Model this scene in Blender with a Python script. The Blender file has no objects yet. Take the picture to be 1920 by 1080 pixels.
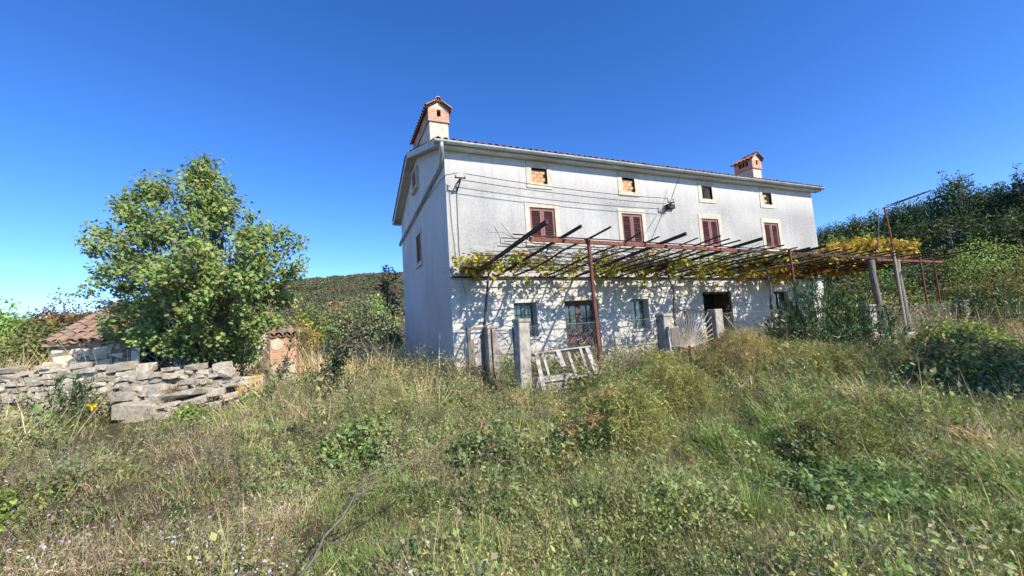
import bpy, bmesh, math, random
import numpy as np
from mathutils import Matrix, Vector, noise

# ------------------------------------------------------------------ camera, sky, sun, exposure
scene = bpy.context.scene
C = scene.collection
CAM = np.array([-3.1943, -11.804, 0.606])
FW = np.array([0.398329, 0.911597, 0.101612])
RT = np.array([0.917042, -0.393475, -0.064891])
UP = np.array([0.019173, -0.119031, 0.992705])
FPX = 775.32
cam_data = bpy.data.cameras.new("camera")
cam_data.sensor_width = 36.0
cam_data.lens = FPX / 1920 * 36
cam_data.clip_start = 0.05
cam_data.clip_end = 6000
cam = bpy.data.objects.new("camera", cam_data)
C.objects.link(cam)
cam.matrix_world = Matrix(((RT[0], UP[0], -FW[0], CAM[0]), (RT[1], UP[1], -FW[1], CAM[1]), (RT[2], UP[2], -FW[2], CAM[2]), (0, 0, 0, 1)))
scene.camera = cam

SUN = Vector((0.46, -1.0, 0.84)).normalized()
world = bpy.data.worlds.new("World")
scene.world = world
world.use_nodes = True
wn = world.node_tree.nodes
sky = wn.new("ShaderNodeTexSky")
sky.sky_type = 'NISHITA'
sky.sun_disc = False
sky.sun_elevation = math.asin(SUN.z)
sky.sun_rotation = math.atan2(SUN.x, SUN.y)
sky.altitude = 1500
sky.air_density = 0.8
sky.dust_density = 0.0
sky.ozone_density = 3.0
wn["Background"].inputs[1].default_value = 0.125
sat = wn.new("ShaderNodeHueSaturation")          # the phone's saturated rendering of a clear autumn sky
sat.inputs['Saturation'].default_value = 1.26
sat.inputs['Hue'].default_value = 0.511
world.node_tree.links.new(sky.outputs[0], sat.inputs['Color'])
world.node_tree.links.new(sat.outputs[0], wn["Background"].inputs[0])
sun_data = bpy.data.lights.new("sun", 'SUN')
sun_data.energy = 3.1
sun_data.angle = math.radians(0.5)
sun_data.color = (1.0, 0.92, 0.78)
sun = bpy.data.objects.new("sun", sun_data)
C.objects.link(sun)
sun.rotation_euler = SUN.to_track_quat('Z', 'Y').to_euler()
sun.location = (10, -20, 20)
scene.view_settings.view_transform = 'Standard'
scene.view_settings.look = 'None'
scene.view_settings.exposure = 1.25
scene.view_settings.gamma = 1.0
scene.view_settings.use_curve_mapping = False
scene.cycles.max_bounces = 4
scene.cycles.diffuse_bounces = 3
scene.cycles.glossy_bounces = 2
scene.cycles.transmission_bounces = 3
scene.cycles.transparent_max_bounces = 4
scene.cycles.use_adaptive_sampling = True
scene.cycles.adaptive_threshold = 0.03
scene.cycles.caustics_reflective = False
scene.cycles.caustics_refractive = False

rng = np.random.default_rng(11)
random.seed(7)


def at(x, y, d):
    """a point seen at photograph pixel (x, y), d metres deep"""
    return CAM + d * (FW + RT * (x - 960) / FPX + UP * (540 - y) / FPX)


def at_y(x, y, Y):
    v = FW + RT * (x - 960) / FPX + UP * (540 - y) / FPX
    return CAM + v * (Y - CAM[1]) / v[1]


# ------------------------------------------------------------------ materials
def new_mat(name):
    m = bpy.data.materials.new(name)
    m.use_nodes = True
    nt = m.node_tree
    return m, nt, nt.nodes, nt.links, nt.nodes["Principled BSDF"]


def tex_coord(nt, kind='Object'):
    return nt.nodes.new("ShaderNodeTexCoord").outputs[kind]


def n_noise(nt, vec, scale, detail=4, rough=0.6, dist=0.0):
    n = nt.nodes.new("ShaderNodeTexNoise")
    n.inputs['Scale'].default_value = scale
    n.inputs['Detail'].default_value = detail
    n.inputs['Roughness'].default_value = rough
    n.inputs['Distortion'].default_value = dist
    if vec is not None:
        nt.links.new(vec, n.inputs['Vector'])
    return n.outputs[0]


def n_ramp(nt, fac, stops, interp='LINEAR'):
    n = nt.nodes.new("ShaderNodeValToRGB")
    n.color_ramp.interpolation = interp
    els = n.color_ramp.elements
    while len(els) < len(stops):
        els.new(0.5)
    for e, (p, c) in zip(els, stops):
        e.position = p
        e.color = (*c, 1) if len(c) == 3 else c
    nt.links.new(fac, n.inputs[0])
    return n.outputs[0]


def n_mix(nt, fac, a, b, mode='MIX'):
    n = nt.nodes.new("ShaderNodeMix")
    n.data_type = 'RGBA'
    n.blend_type = mode
    for sock, v in ((n.inputs[0], fac), (n.inputs[6], a), (n.inputs[7], b)):
        if isinstance(v, (int, float)):
            sock.default_value = v
        elif isinstance(v, tuple):
            sock.default_value = (*v, 1)
        else:
            nt.links.new(v, sock)
    return n.outputs[2]


def n_math(nt, op, a, b=None, c=None):
    n = nt.nodes.new("ShaderNodeMath")
    n.operation = op
    for i, v in enumerate((a, b, c)):
        if v is None:
            continue
        if isinstance(v, (int, float)):
            n.inputs[i].default_value = v
        else:
            nt.links.new(v, n.inputs[i])
    return n.outputs[0]


def n_scale(nt, vec, s):
    n = nt.nodes.new("ShaderNodeMapping")
    n.inputs['Scale'].default_value = s
    nt.links.new(vec, n.inputs[0])
    return n.outputs[0]


def n_bump(nt, bsdf, h, strength, dist=0.02):
    b = nt.nodes.new("ShaderNodeBump")
    b.inputs['Strength'].default_value = strength
    b.inputs['Distance'].default_value = dist
    nt.links.new(h, b.inputs['Height'])
    nt.links.new(b.outputs[0], bsdf.inputs['Normal'])


def obj_random(nt):
    return nt.nodes.new("ShaderNodeObjectInfo").outputs['Random']


def mat_simple(name, c1, c2, scale=8, rough=0.8, bump=0.3, metal=0.0, bscale=None, vary=0.0, detail=6, lo=0.3, hi=0.7, stretch=None, bdist=0.01):
    m, nt, N, L, B = new_mat(name)
    v = tex_coord(nt)
    if stretch:
        v = n_scale(nt, v, stretch)
    f = n_noise(nt, v, scale, detail)
    col = n_ramp(nt, f, [(lo, c1), (hi, c2)])
    if vary:
        r = obj_random(nt)
        k = n_math(nt, 'MULTIPLY_ADD', r, vary, 1.0 - vary / 2)
        hs = N.new("ShaderNodeHueSaturation")
        L.new(k, hs.inputs['Value'])
        L.new(col, hs.inputs['Color'])
        col = hs.outputs[0]
    L.new(col, B.inputs['Base Color'])
    B.inputs['Roughness'].default_value = rough
    B.inputs['Metallic'].default_value = metal
    if bump:
        n_bump(nt, B, n_noise(nt, v, bscale or scale * 3, 6), bump, bdist)
    return m


M = {}


def mat_plaster(name, gable=False):
    m, nt, N, L, B = new_mat(name)
    geo = nt.nodes.new("ShaderNodeNewGeometry").outputs['Position']
    sep = N.new("ShaderNodeSeparateXYZ")
    L.new(geo, sep.inputs[0])
    white = (0.68, 0.662, 0.615)
    big = n_noise(nt, n_scale(nt, geo, (0.5, 0.5, 0.35)), 1.0, 5, 0.6)
    fine = n_noise(nt, geo, 11, 6, 0.8)
    spots = n_noise(nt, geo, 30, 2, 0.6)
    streak = n_noise(nt, n_scale(nt, geo, (3.0, 3.0, 0.25)), 1.0, 5, 0.65)
    if not gable:
        # rough-cast: grey weathering over the upper storey, limewash below the pergola and a cleaner strip under the eaves
        wob = n_math(nt, 'MULTIPLY_ADD', big, 1.1, sep.outputs[2])
        band = n_ramp(nt, n_math(nt, 'MULTIPLY', wob, 0.1), [(0.24, (0, 0, 0)), (0.33, (1, 1, 1)), (0.56, (1, 1, 1)), (0.665, (0.12, 0.12, 0.12))])
        fac = n_math(nt, 'MULTIPLY', band, n_ramp(nt, fine, [(0.34, (0.5, 0.5, 0.5)), (0.64, (1, 1, 1))]))
        fac = n_math(nt, 'MULTIPLY', fac, n_ramp(nt, big, [(0.35, (0.45, 0.45, 0.45)), (0.62, (1, 1, 1))]))
        col = n_mix(nt, fac, white, (0.27, 0.268, 0.262))
        sp = n_ramp(nt, spots, [(0.62, (0, 0, 0)), (0.70, (1, 1, 1))])
        col = n_mix(nt, n_math(nt, 'MULTIPLY', sp, n_math(nt, 'MULTIPLY', band, 0.45)), col, (0.13, 0.12, 0.11))
        st = n_ramp(nt, n_noise(nt, n_scale(nt, geo, (5.5, 5.5, 0.22)), 1.0, 6, 0.7), [(0.5, (0, 0, 0)), (0.72, (1, 1, 1))])
        col = n_mix(nt, n_math(nt, 'MULTIPLY', st, 0.6), col, (0.36, 0.35, 0.33))
        col = n_mix(nt, n_math(nt, 'MULTIPLY', n_ramp(nt, n_math(nt, 'MULTIPLY', sep.outputs[2], 0.1), [(0.21, (1, 1, 1)), (0.25, (0, 0, 0))]), n_ramp(nt, n_noise(nt, geo, 3.2, 6, 0.7), [(0.42, (0, 0, 0)), (0.64, (0.55, 0.55, 0.55))])), col, (0.5, 0.455, 0.37))
        low = n_ramp(nt, n_math(nt, 'MULTIPLY_ADD', big, 0.9, sep.outputs[2]), [(0.0, (1, 1, 1)), (0.75, (0, 0, 0))])
        col = n_mix(nt, n_math(nt, 'MULTIPLY', low, 0.55), col, (0.5, 0.44, 0.34))
        yel = n_ramp(nt, n_noise(nt, geo, 0.9, 3), [(0.55, (0, 0, 0)), (0.7, (1, 1, 1))])
        lowz = n_ramp(nt, n_math(nt, 'MULTIPLY', sep.outputs[2], 0.1), [(0.2, (1, 1, 1)), (0.26, (0, 0, 0))])
        col = n_mix(nt, n_math(nt, 'MULTIPLY', n_math(nt, 'MULTIPLY', yel, lowz), 0.5), col, (0.7, 0.62, 0.45))
    else:
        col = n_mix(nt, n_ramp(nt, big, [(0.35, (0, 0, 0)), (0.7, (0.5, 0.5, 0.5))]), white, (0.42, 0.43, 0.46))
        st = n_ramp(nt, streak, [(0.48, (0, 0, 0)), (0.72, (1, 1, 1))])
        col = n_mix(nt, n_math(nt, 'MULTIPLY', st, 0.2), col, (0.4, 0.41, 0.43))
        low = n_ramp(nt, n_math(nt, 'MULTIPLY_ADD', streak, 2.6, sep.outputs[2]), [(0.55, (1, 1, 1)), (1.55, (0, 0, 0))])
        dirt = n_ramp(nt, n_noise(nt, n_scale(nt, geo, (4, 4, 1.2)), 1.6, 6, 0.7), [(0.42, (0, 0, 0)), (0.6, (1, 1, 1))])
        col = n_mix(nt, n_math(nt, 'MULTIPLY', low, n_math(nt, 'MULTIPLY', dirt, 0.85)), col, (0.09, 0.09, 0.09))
    L.new(col, B.inputs['Base Color'])
    B.inputs['Roughness'].default_value = 0.93
    B.inputs['Specular IOR Level'].default_value = 0.15
    h = n_math(nt, 'MULTIPLY_ADD', fine, 0.6, n_noise(nt, geo, 90, 3))
    n_bump(nt, B, h, 0.8, 0.02)
    return m


def build_materials():
    M['plaster'] = mat_plaster('weathered_plaster')
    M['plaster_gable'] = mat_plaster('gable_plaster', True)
    M['trim'] = mat_simple('limestone_trim', (0.43, 0.375, 0.27), (0.62, 0.575, 0.47), 5, 0.85, 0.35, bscale=40, vary=0.12)
    M['soffit'] = mat_simple('soffit_paint', (0.42, 0.41, 0.38), (0.58, 0.57, 0.53), 3, 0.85, 0.15)
    M['shutter'] = mat_simple('shutter_paint', (0.16, 0.062, 0.056), (0.27, 0.125, 0.112), 5, 0.7, 0.2, vary=0.45, stretch=(3, 3, 1))
    M['zinc'] = mat_simple('zinc_gutter', (0.36, 0.40, 0.40), (0.52, 0.55, 0.54), 4, 0.5, 0.1, metal=0.45)
    M['rust'] = mat_simple('rusty_steel', (0.10, 0.028, 0.015), (0.24, 0.085, 0.055), 9, 0.85, 0.4, bscale=50, vary=0.2)
    M['rustdark'] = mat_simple('dark_rusty_pole', (0.028, 0.017, 0.013), (0.085, 0.048, 0.034), 12, 0.9, 0.4, bscale=60, vary=0.4)
    M['oldwood'] = mat_simple('grey_old_timber', (0.10, 0.085, 0.07), (0.28, 0.24, 0.20), 6, 0.9, 0.6, vary=0.3, stretch=(6, 6, 1))
    M['whitewood'] = mat_simple('flaking_white_wood', (0.17, 0.14, 0.115), (0.44, 0.395, 0.35), 7, 0.8, 0.4, vary=0.2, lo=0.34, hi=0.58)
    M['concrete'] = mat_simple('weathered_concrete', (0.19, 0.175, 0.145), (0.44, 0.405, 0.335), 9, 0.92, 0.6, bscale=70, vary=0.12, lo=0.3, hi=0.66)
    M['concrete_yellow'] = mat_simple('concrete_with_lichen', (0.45, 0.28, 0.06), (0.50, 0.46, 0.38), 4, 0.92, 0.5, bscale=60, lo=0.42, hi=0.55)
    M['glass'], nt, N, L, B = new_mat('old_window_glass')
    B.inputs['Base Color'].default_value = (0.05, 0.09, 0.09, 1)
    B.inputs['Roughness'].default_value = 0.08
    B.inputs['Specular IOR Level'].default_value = 0.8
    M['dark'] = mat_simple('painted_room_dark', (0.012, 0.011, 0.010), (0.03, 0.027, 0.024), 3, 0.9, 0)  # near-black colour standing in for unlit interiors and the gaps behind slats
    M['doorwood'] = mat_simple('faded_brown_door', (0.075, 0.042, 0.038), (0.15, 0.088, 0.078), 5, 0.7, 0.2, stretch=(4, 4, 1))
    M['teal'] = mat_simple('faded_teal_frame', (0.16, 0.25, 0.26), (0.36, 0.43, 0.42), 6, 0.7, 0.2)
    M['wire'] = mat_simple('dark_cable', (0.012, 0.012, 0.013), (0.03, 0.03, 0.032), 5, 0.6, 0)
    M['fencewire'] = mat_simple('grey_fence_wire', (0.15, 0.145, 0.135), (0.28, 0.27, 0.25), 20, 0.6, 0, metal=0.3)
    M['porcelain'] = mat_simple('white_porcelain', (0.22, 0.2, 0.18), (0.5, 0.48, 0.45), 5, 0.3, 0)
    M['palegate'] = mat_simple('pale_gate_rods', (0.28, 0.23, 0.16), (0.47, 0.41, 0.31), 14, 0.7, 0.2, vary=0.25)
    M['brick_infill'] = mat_simple('hollow_brick', (0.42, 0.20, 0.09), (0.62, 0.40, 0.22), 6, 0.9, 0.3, bscale=40, vary=0.35)
    M['bark'] = mat_simple('bark', (0.05, 0.042, 0.034), (0.17, 0.145, 0.12), 10, 0.95, 0.8, stretch=(3, 3, 0.7), bdist=0.02)
    M['palebark'] = mat_simple('pale_bark', (0.14, 0.12, 0.10), (0.34, 0.30, 0.26), 12, 0.95, 0.6, stretch=(3, 3, 0.7))
    # limestone: grey-white with lichen, per stone shade
    m, nt, N, L, B = new_mat('dry_limestone')
    v = tex_coord(nt)
    g = nt.nodes.new("ShaderNodeNewGeometry").outputs['Position']
    c = n_ramp(nt, n_noise(nt, g, 9, 8, 0.75), [(0.30, (0.22, 0.185, 0.14)), (0.45, (0.49, 0.425, 0.325)), (0.68, (0.68, 0.615, 0.51))])
    li = n_ramp(nt, n_noise(nt, g, 13, 5), [(0.56, (0, 0, 0)), (0.66, (1, 1, 1))])
    c = n_mix(nt, n_math(nt, 'MULTIPLY', li, 0.5), c, (0.30, 0.25, 0.14))
    hs = N.new("ShaderNodeHueSaturation")
    L.new(n_math(nt, 'MULTIPLY_ADD', obj_random(nt), 0.5, 0.75), hs.inputs['Value'])
    L.new(c, hs.inputs['Color'])
    L.new(hs.outputs[0], B.inputs['Base Color'])
    B.inputs['Roughness'].default_value = 0.95
    n_bump(nt, B, n_noise(nt, g, 24, 8, 0.75), 1.0, 0.05)
    M['stone'] = m
    m, nt, N, L, B = new_mat('whitewashed_stone')
    g = nt.nodes.new("ShaderNodeNewGeometry").outputs['Position']
    c = n_ramp(nt, n_noise(nt, g, 4, 6), [(0.3, (0.45, 0.36, 0.22)), (0.5, (0.66, 0.58, 0.44)), (0.7, (0.72, 0.68, 0.60))])
    hs = N.new("ShaderNodeHueSaturation")
    L.new(n_math(nt, 'MULTIPLY_ADD', obj_random(nt), 0.3, 0.85), hs.inputs['Value'])
    L.new(c, hs.inputs['Color'])
    L.new(hs.outputs[0], B.inputs['Base Color'])
    B.inputs['Roughness'].default_value = 0.95
    n_bump(nt, B, n_noise(nt, g, 30, 8, 0.7), 0.6, 0.02)
    M['whitestone'] = m
    M['mortar'] = mat_simple('crumbling_mortar', (0.14, 0.12, 0.09), (0.36, 0.31, 0.23), 9, 0.95, 0.8, bscale=40, bdist=0.03)
    M['rubblecore'] = mat_simple('rubble_core', (0.05, 0.045, 0.036), (0.14, 0.125, 0.10), 12, 0.95, 0.8, bscale=40, bdist=0.03)

    def mat_tile(name, cols, lich):
        m, nt, N, L, B = new_mat(name)
        r = obj_random(nt)
        c = n_ramp(nt, r, cols)
        g = nt.nodes.new("ShaderNodeNewGeometry").outputs['Position']
        c2 = n_mix(nt, n_ramp(nt, n_noise(nt, g, 14, 6), [(0.4, (0, 0, 0)), (0.65, (lich, lich, lich))]), c, (0.21, 0.18, 0.14))
        c2 = n_mix(nt, n_ramp(nt, n_noise(nt, g, 40, 4), [(0.62, (0, 0, 0)), (0.7, (0.5, 0.5, 0.5))]), c2, (0.42, 0.38, 0.30))
        L.new(c2, B.inputs['Base Color'])
        B.inputs['Roughness'].default_value = 0.9
        n_bump(nt, B, n_noise(nt, g, 60, 5), 0.4, 0.008)
        return m
    M['tile'] = mat_tile('barrel_tile', [(0.0, (0.20, 0.075, 0.045)), (0.35, (0.30, 0.12, 0.075)), (0.7, (0.36, 0.17, 0.11)), (1.0, (0.24, 0.10, 0.075))], 0.55)
    M['oldtile'] = mat_tile('mossy_barrel_tile', [(0.0, (0.24, 0.15, 0.10)), (0.3, (0.38, 0.26, 0.19)), (0.55, (0.30, 0.22, 0.17)), (0.8, (0.46, 0.24, 0.14)), (0.92, (0.34, 0.25, 0.19)), (1.0, (0.46, 0.22, 0.04))], 0.6)
    # fired brick courses on the chimneys
    m, nt, N, L, B = new_mat('chimney_brick')
    v = tex_coord(nt)
    g = nt.nodes.new("ShaderNodeNewGeometry")
    sp = N.new("ShaderNodeSeparateXYZ")
    L.new(g.outputs['Position'], sp.inputs[0])
    cb = N.new("ShaderNodeCombineXYZ")
    L.new(n_math(nt, 'ADD', sp.outputs[0], sp.outputs[1]), cb.inputs[0])
    L.new(sp.outputs[2], cb.inputs[1])
    bt = N.new("ShaderNodeTexBrick")
    L.new(cb.outputs[0], bt.inputs['Vector'])
    bt.inputs['Color1'].default_value = (0.42, 0.17, 0.09, 1)
    bt.inputs['Color2'].default_value = (0.52, 0.25, 0.15, 1)
    bt.inputs['Mortar'].default_value = (0.5, 0.42, 0.33, 1)
    bt.inputs['Scale'].default_value = 1.0
    bt.inputs['Mortar Size'].default_value = 0.008
    bt.inputs['Brick Width'].default_value = 0.24
    bt.inputs['Row Height'].default_value = 0.075
    L.new(n_mix(nt, n_ramp(nt, n_noise(nt, g.outputs['Position'], 8, 5), [(0.4, (0, 0, 0)), (0.7, (0.6, 0.6, 0.6))]), bt.outputs[0], (0.5, 0.38, 0.28)), B.inputs['Base Color'])
    B.inputs['Roughness'].default_value = 0.92
    n_bump(nt, B, bt.outputs['Fac'], -0.5, 0.01)
    M['brick'] = m
    # soil with dead thatch
    m, nt, N, L, B = new_mat('soil_and_thatch')
    g = nt.nodes.new("ShaderNodeNewGeometry").outputs['Position']
    c = n_ramp(nt, n_noise(nt, g, 1.2, 8, 0.7), [(0.3, (0.06, 0.052, 0.03)), (0.5, (0.12, 0.10, 0.055)), (0.7, (0.22, 0.17, 0.10))])
    c = n_mix(nt, n_ramp(nt, n_noise(nt, g, 30, 5), [(0.35, (0, 0, 0)), (0.7, (0.7, 0.7, 0.7))]), c, (0.10, 0.085, 0.045))
    L.new(c, B.inputs['Base Color'])
    B.inputs['Roughness'].default_value = 1.0
    B.inputs['Specular IOR Level'].default_value = 0.1
    n_bump(nt, B, n_noise(nt, g, 22, 8, 0.7), 1.0, 0.06)
    M['ground'] = m
    # far wooded hillside
    m, nt, N, L, B = new_mat('wooded_hillside')
    g = nt.nodes.new("ShaderNodeNewGeometry").outputs['Position']
    c = n_ramp(nt, n_noise(nt, g, 0.03, 7, 0.7), [(0.35, (0.055, 0.075, 0.022)), (0.5, (0.10, 0.10, 0.04)), (0.65, (0.17, 0.12, 0.07))])
    L.new(c, B.inputs['Base Color'])
    B.inputs['Roughness'].default_value = 1.0
    B.inputs['Specular IOR Level'].default_value = 0.0
    n_bump(nt, B, n_noise(nt, g, 0.5, 6, 0.7), 1.0, 1.5)
    M['hill'] = m

    # leaves: colour carried by the geometry, small shift from one plant to the next
    def mat_leaf(name, trans, rough=0.55, spec=0.25, gain=2.15):
        m, nt, N, L, B = new_mat(name)
        a = N.new("ShaderNodeAttribute")
        a.attribute_name = 'col'
        hs = N.new("ShaderNodeHueSaturation")
        hs.inputs['Value'].default_value = gain
        L.new(a.outputs['Color'], hs.inputs['Color'])
        L.new(hs.outputs[0], B.inputs['Base Color'])
        B.inputs['Roughness'].default_value = rough
        B.inputs['Specular IOR Level'].default_value = spec
        t = N.new("ShaderNodeBsdfTranslucent")
        L.new(n_mix(nt, 1.0, hs.outputs[0], (1.0, 1.0, 0.55), 'MULTIPLY'), t.inputs['Color'])
        mx = N.new("ShaderNodeMixShader")
        mx.inputs[0].default_value = trans
        L.new(B.outputs[0], mx.inputs[1])
        L.new(t.outputs[0], mx.inputs[2])
        L.new(mx.outputs[0], N['Material Output'].inputs['Surface'])
        return m
    M['leaf'] = mat_leaf('leaf', 0.32)
    M['pine'] = mat_leaf('pine_needles', 0.15, 0.7, 0.1, 1.75)
    M['weed'] = mat_leaf('weed', 0.25, 0.7, 0.12, 2.6)
    M['gloss_leaf'] = mat_leaf('glossy_leaf', 0.18, 0.38, 0.4, 1.6)


build_materials()

# ------------------------------------------------------------------ object helpers
WM = {}


def link(o, parent=None, world=None):
    world = world or Matrix()
    C.objects.link(o)
    if parent is not None:
        o.parent = parent
        o.matrix_parent_inverse = WM[parent.name].inverted()
    o.matrix_basis = world
    WM[o.name] = world
    return o


def tag(o, label, cat=None, group=None, kind=None):
    if label:
        o['label'] = label
    if cat:
        o['category'] = cat
        o['kind'] = 'thing'
    if group:
        o['group'] = group
    if kind:
        o['kind'] = kind
    return o


def thing(name, label, cat, loc=(0, 0, 0), group=None):
    o = bpy.data.objects.new(name, None)
    o.empty_display_size = 0.2
    link(o, None, Matrix.Translation(Vector(loc)))
    return tag(o, label, cat, group)


class MB:
    """collects solid pieces; build() links them as one mesh object"""

    def __init__(s):
        s.v, s.f = [], []

    def add(s, v, f):
        b = len(s.v)
        s.v += [tuple(map(float, p)) for p in v]
        s.f += [tuple(i + b for i in q) for q in f]
        return s

    def box(s, lo, hi, rot=None, origin=None):
        x0, y0, z0 = lo
        x1, y1, z1 = hi
        v = [(x0, y0, z0), (x1, y0, z0), (x1, y1, z0), (x0, y1, z0), (x0, y0, z1), (x1, y0, z1), (x1, y1, z1), (x0, y1, z1)]
        if rot is not None:
            og = Vector(origin or [(a + b) / 2 for a, b in zip(lo, hi)])
            v = [og + rot @ (Vector(p) - og) for p in v]
        return s.add(v, [(0, 3, 2, 1), (4, 5, 6, 7), (0, 1, 5, 4), (1, 2, 6, 5), (2, 3, 7, 6), (3, 0, 4, 7)])

    def beam(s, a, b, w, h, up=(0, 0, 1)):
        """rectangular bar from a to b"""
        a, b = Vector(a), Vector(b)
        d = (b - a).normalized()
        x = d.cross(Vector(up))
        if x.length < 1e-4:
            x = d.cross(Vector((1, 0, 0)))
        x.normalize()
        z = x.cross(d)
        v = []
        for p in (a, b):
            for sx, sz in ((-1, -1), (1, -1), (1, 1), (-1, 1)):
                v.append(p + x * sx * w / 2 + z * sz * h / 2)
        return s.add(v, [(0, 1, 2, 3), (7, 6, 5, 4), (0, 4, 5, 1), (1, 5, 6, 2), (2, 6, 7, 3), (3, 7, 4, 0)])

    def tube(s, pts, rad, n=6, caps=True):
        pts = [Vector(p) for p in pts]
        if isinstance(rad, (int, float)):
            rad = [rad] * len(pts)
        d0 = (pts[1] - pts[0]).normalized()
        x = d0.orthogonal().normalized()
        v, f = [], []
        for i, p in enumerate(pts):
            d = (pts[min(i + 1, len(pts) - 1)] - pts[max(i - 1, 0)])
            if d.length < 1e-6:
                d = d0
            d.normalize()
            x = (x - d * x.dot(d))
            if x.length < 1e-5:
                x = d.orthogonal()
            x.normalize()
            y = d.cross(x)
            for k in range(n):
                a = 2 * math.pi * k / n
                v.append(p + (x * math.cos(a) + y * math.sin(a)) * rad[i])
        for i in range(len(pts) - 1):
            for k in range(n):
                k2 = (k + 1) % n
                f.append((i * n + k, i * n + k2, (i + 1) * n + k2, (i + 1) * n + k))
        if caps:
            f.append(tuple(range(n))[::-1])
            f.append(tuple(range((len(pts) - 1) * n, len(pts) * n)))
        return s.add(v, f)

    def mesh(s, name, mat, smooth=False):
        me = bpy.data.meshes.new(name)
        me.from_pydata(s.v, [], s.f)
        if mat:
            me.materials.append(M[mat])
        if smooth:
            me.shade_smooth()
        me.update()
        return me

    def build(s, name, mat, parent=None, smooth=False, bevel=0.0):
        me = s.mesh(name, mat, smooth)
        o = bpy.data.objects.new(name, me)
        if bevel:
            bm = bmesh.new()
            bm.from_mesh(me)
            bmesh.ops.bevel(bm, geom=bm.edges[:], offset=bevel, segments=1, affect='EDGES')
            bm.to_mesh(me)
            bm.free()
        return link(o, parent)


def inst(name, me, parent, mtx):
    return link(bpy.data.objects.new(name, me), parent, mtx)


# ------------------------------------------------------------------ foliage helpers (one mesh of many small faces)
def norm(a):
    return a / np.maximum(np.linalg.norm(a, axis=-1, keepdims=True), 1e-9)


T_LEAF = (np.array([(0, 0, 0), (-0.28, 0.45, 0.07), (0, 1, -0.05), (0.28, 0.45, 0.07), (0, 0.5, 0)]), np.array([(0, 4, 1), (1, 4, 2), (0, 3, 4), (4, 3, 2)]))
T_LEAF2 = (np.array([(0, 0, 0), (-0.33, 0.5, 0.05), (0, 1, 0), (0.33, 0.5, 0.05)]), np.array([(0, 2, 1), (0, 3, 2)]))
T_LONG = (np.array([(0, 0, 0), (-0.09, 0.4, 0.02), (0, 1, -0.08), (0.09, 0.4, 0.02)]), np.array([(0, 2, 1), (0, 3, 2)]))
T_LANCE = (np.array([(0, 0, 0), (-0.17, 0.45, 0.04), (0, 1, -0.06), (0.17, 0.45, 0.04)]), np.array([(0, 2, 1), (0, 3, 2)]))
T_NEEDLE2 = (np.array([(-0.06, 0, 0), (0.06, 0, 0), (0, 1, 0)]), np.array([(0, 1, 2)]))
T_NEEDLE = (np.array([(-0.035, 0, 0), (0.035, 0, 0), (0, 1, 0)]), np.array([(0, 1, 2)]))
_a = [(0, 0, 0), (-0.42, 0.12, 0), (-0.30, 0.34, 0.05), (-0.55, 0.62, 0.02), (-0.2, 0.62, 0.06), (0, 1.0, -0.04), (0.2, 0.62, 0.06), (0.55, 0.62, 0.02), (0.30, 0.34, 0.05), (0.42, 0.12, 0)]
T_LOBED = (np.array(_a), np.array([(0, 2, 1), (0, 4, 2), (2, 4, 3), (0, 6, 4), (4, 6, 5), (0, 8, 6), (6, 8, 7), (0, 9, 8)]))
T_FLOWER = (np.array([(0, 0, 0)] + [(math.cos(k * math.pi / 3) * 0.5, math.sin(k * math.pi / 3) * 0.5, 0.08) for k in range(6)]), np.array([(0, k + 1, (k + 1) % 6 + 1) for k in range(6)]))


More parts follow.
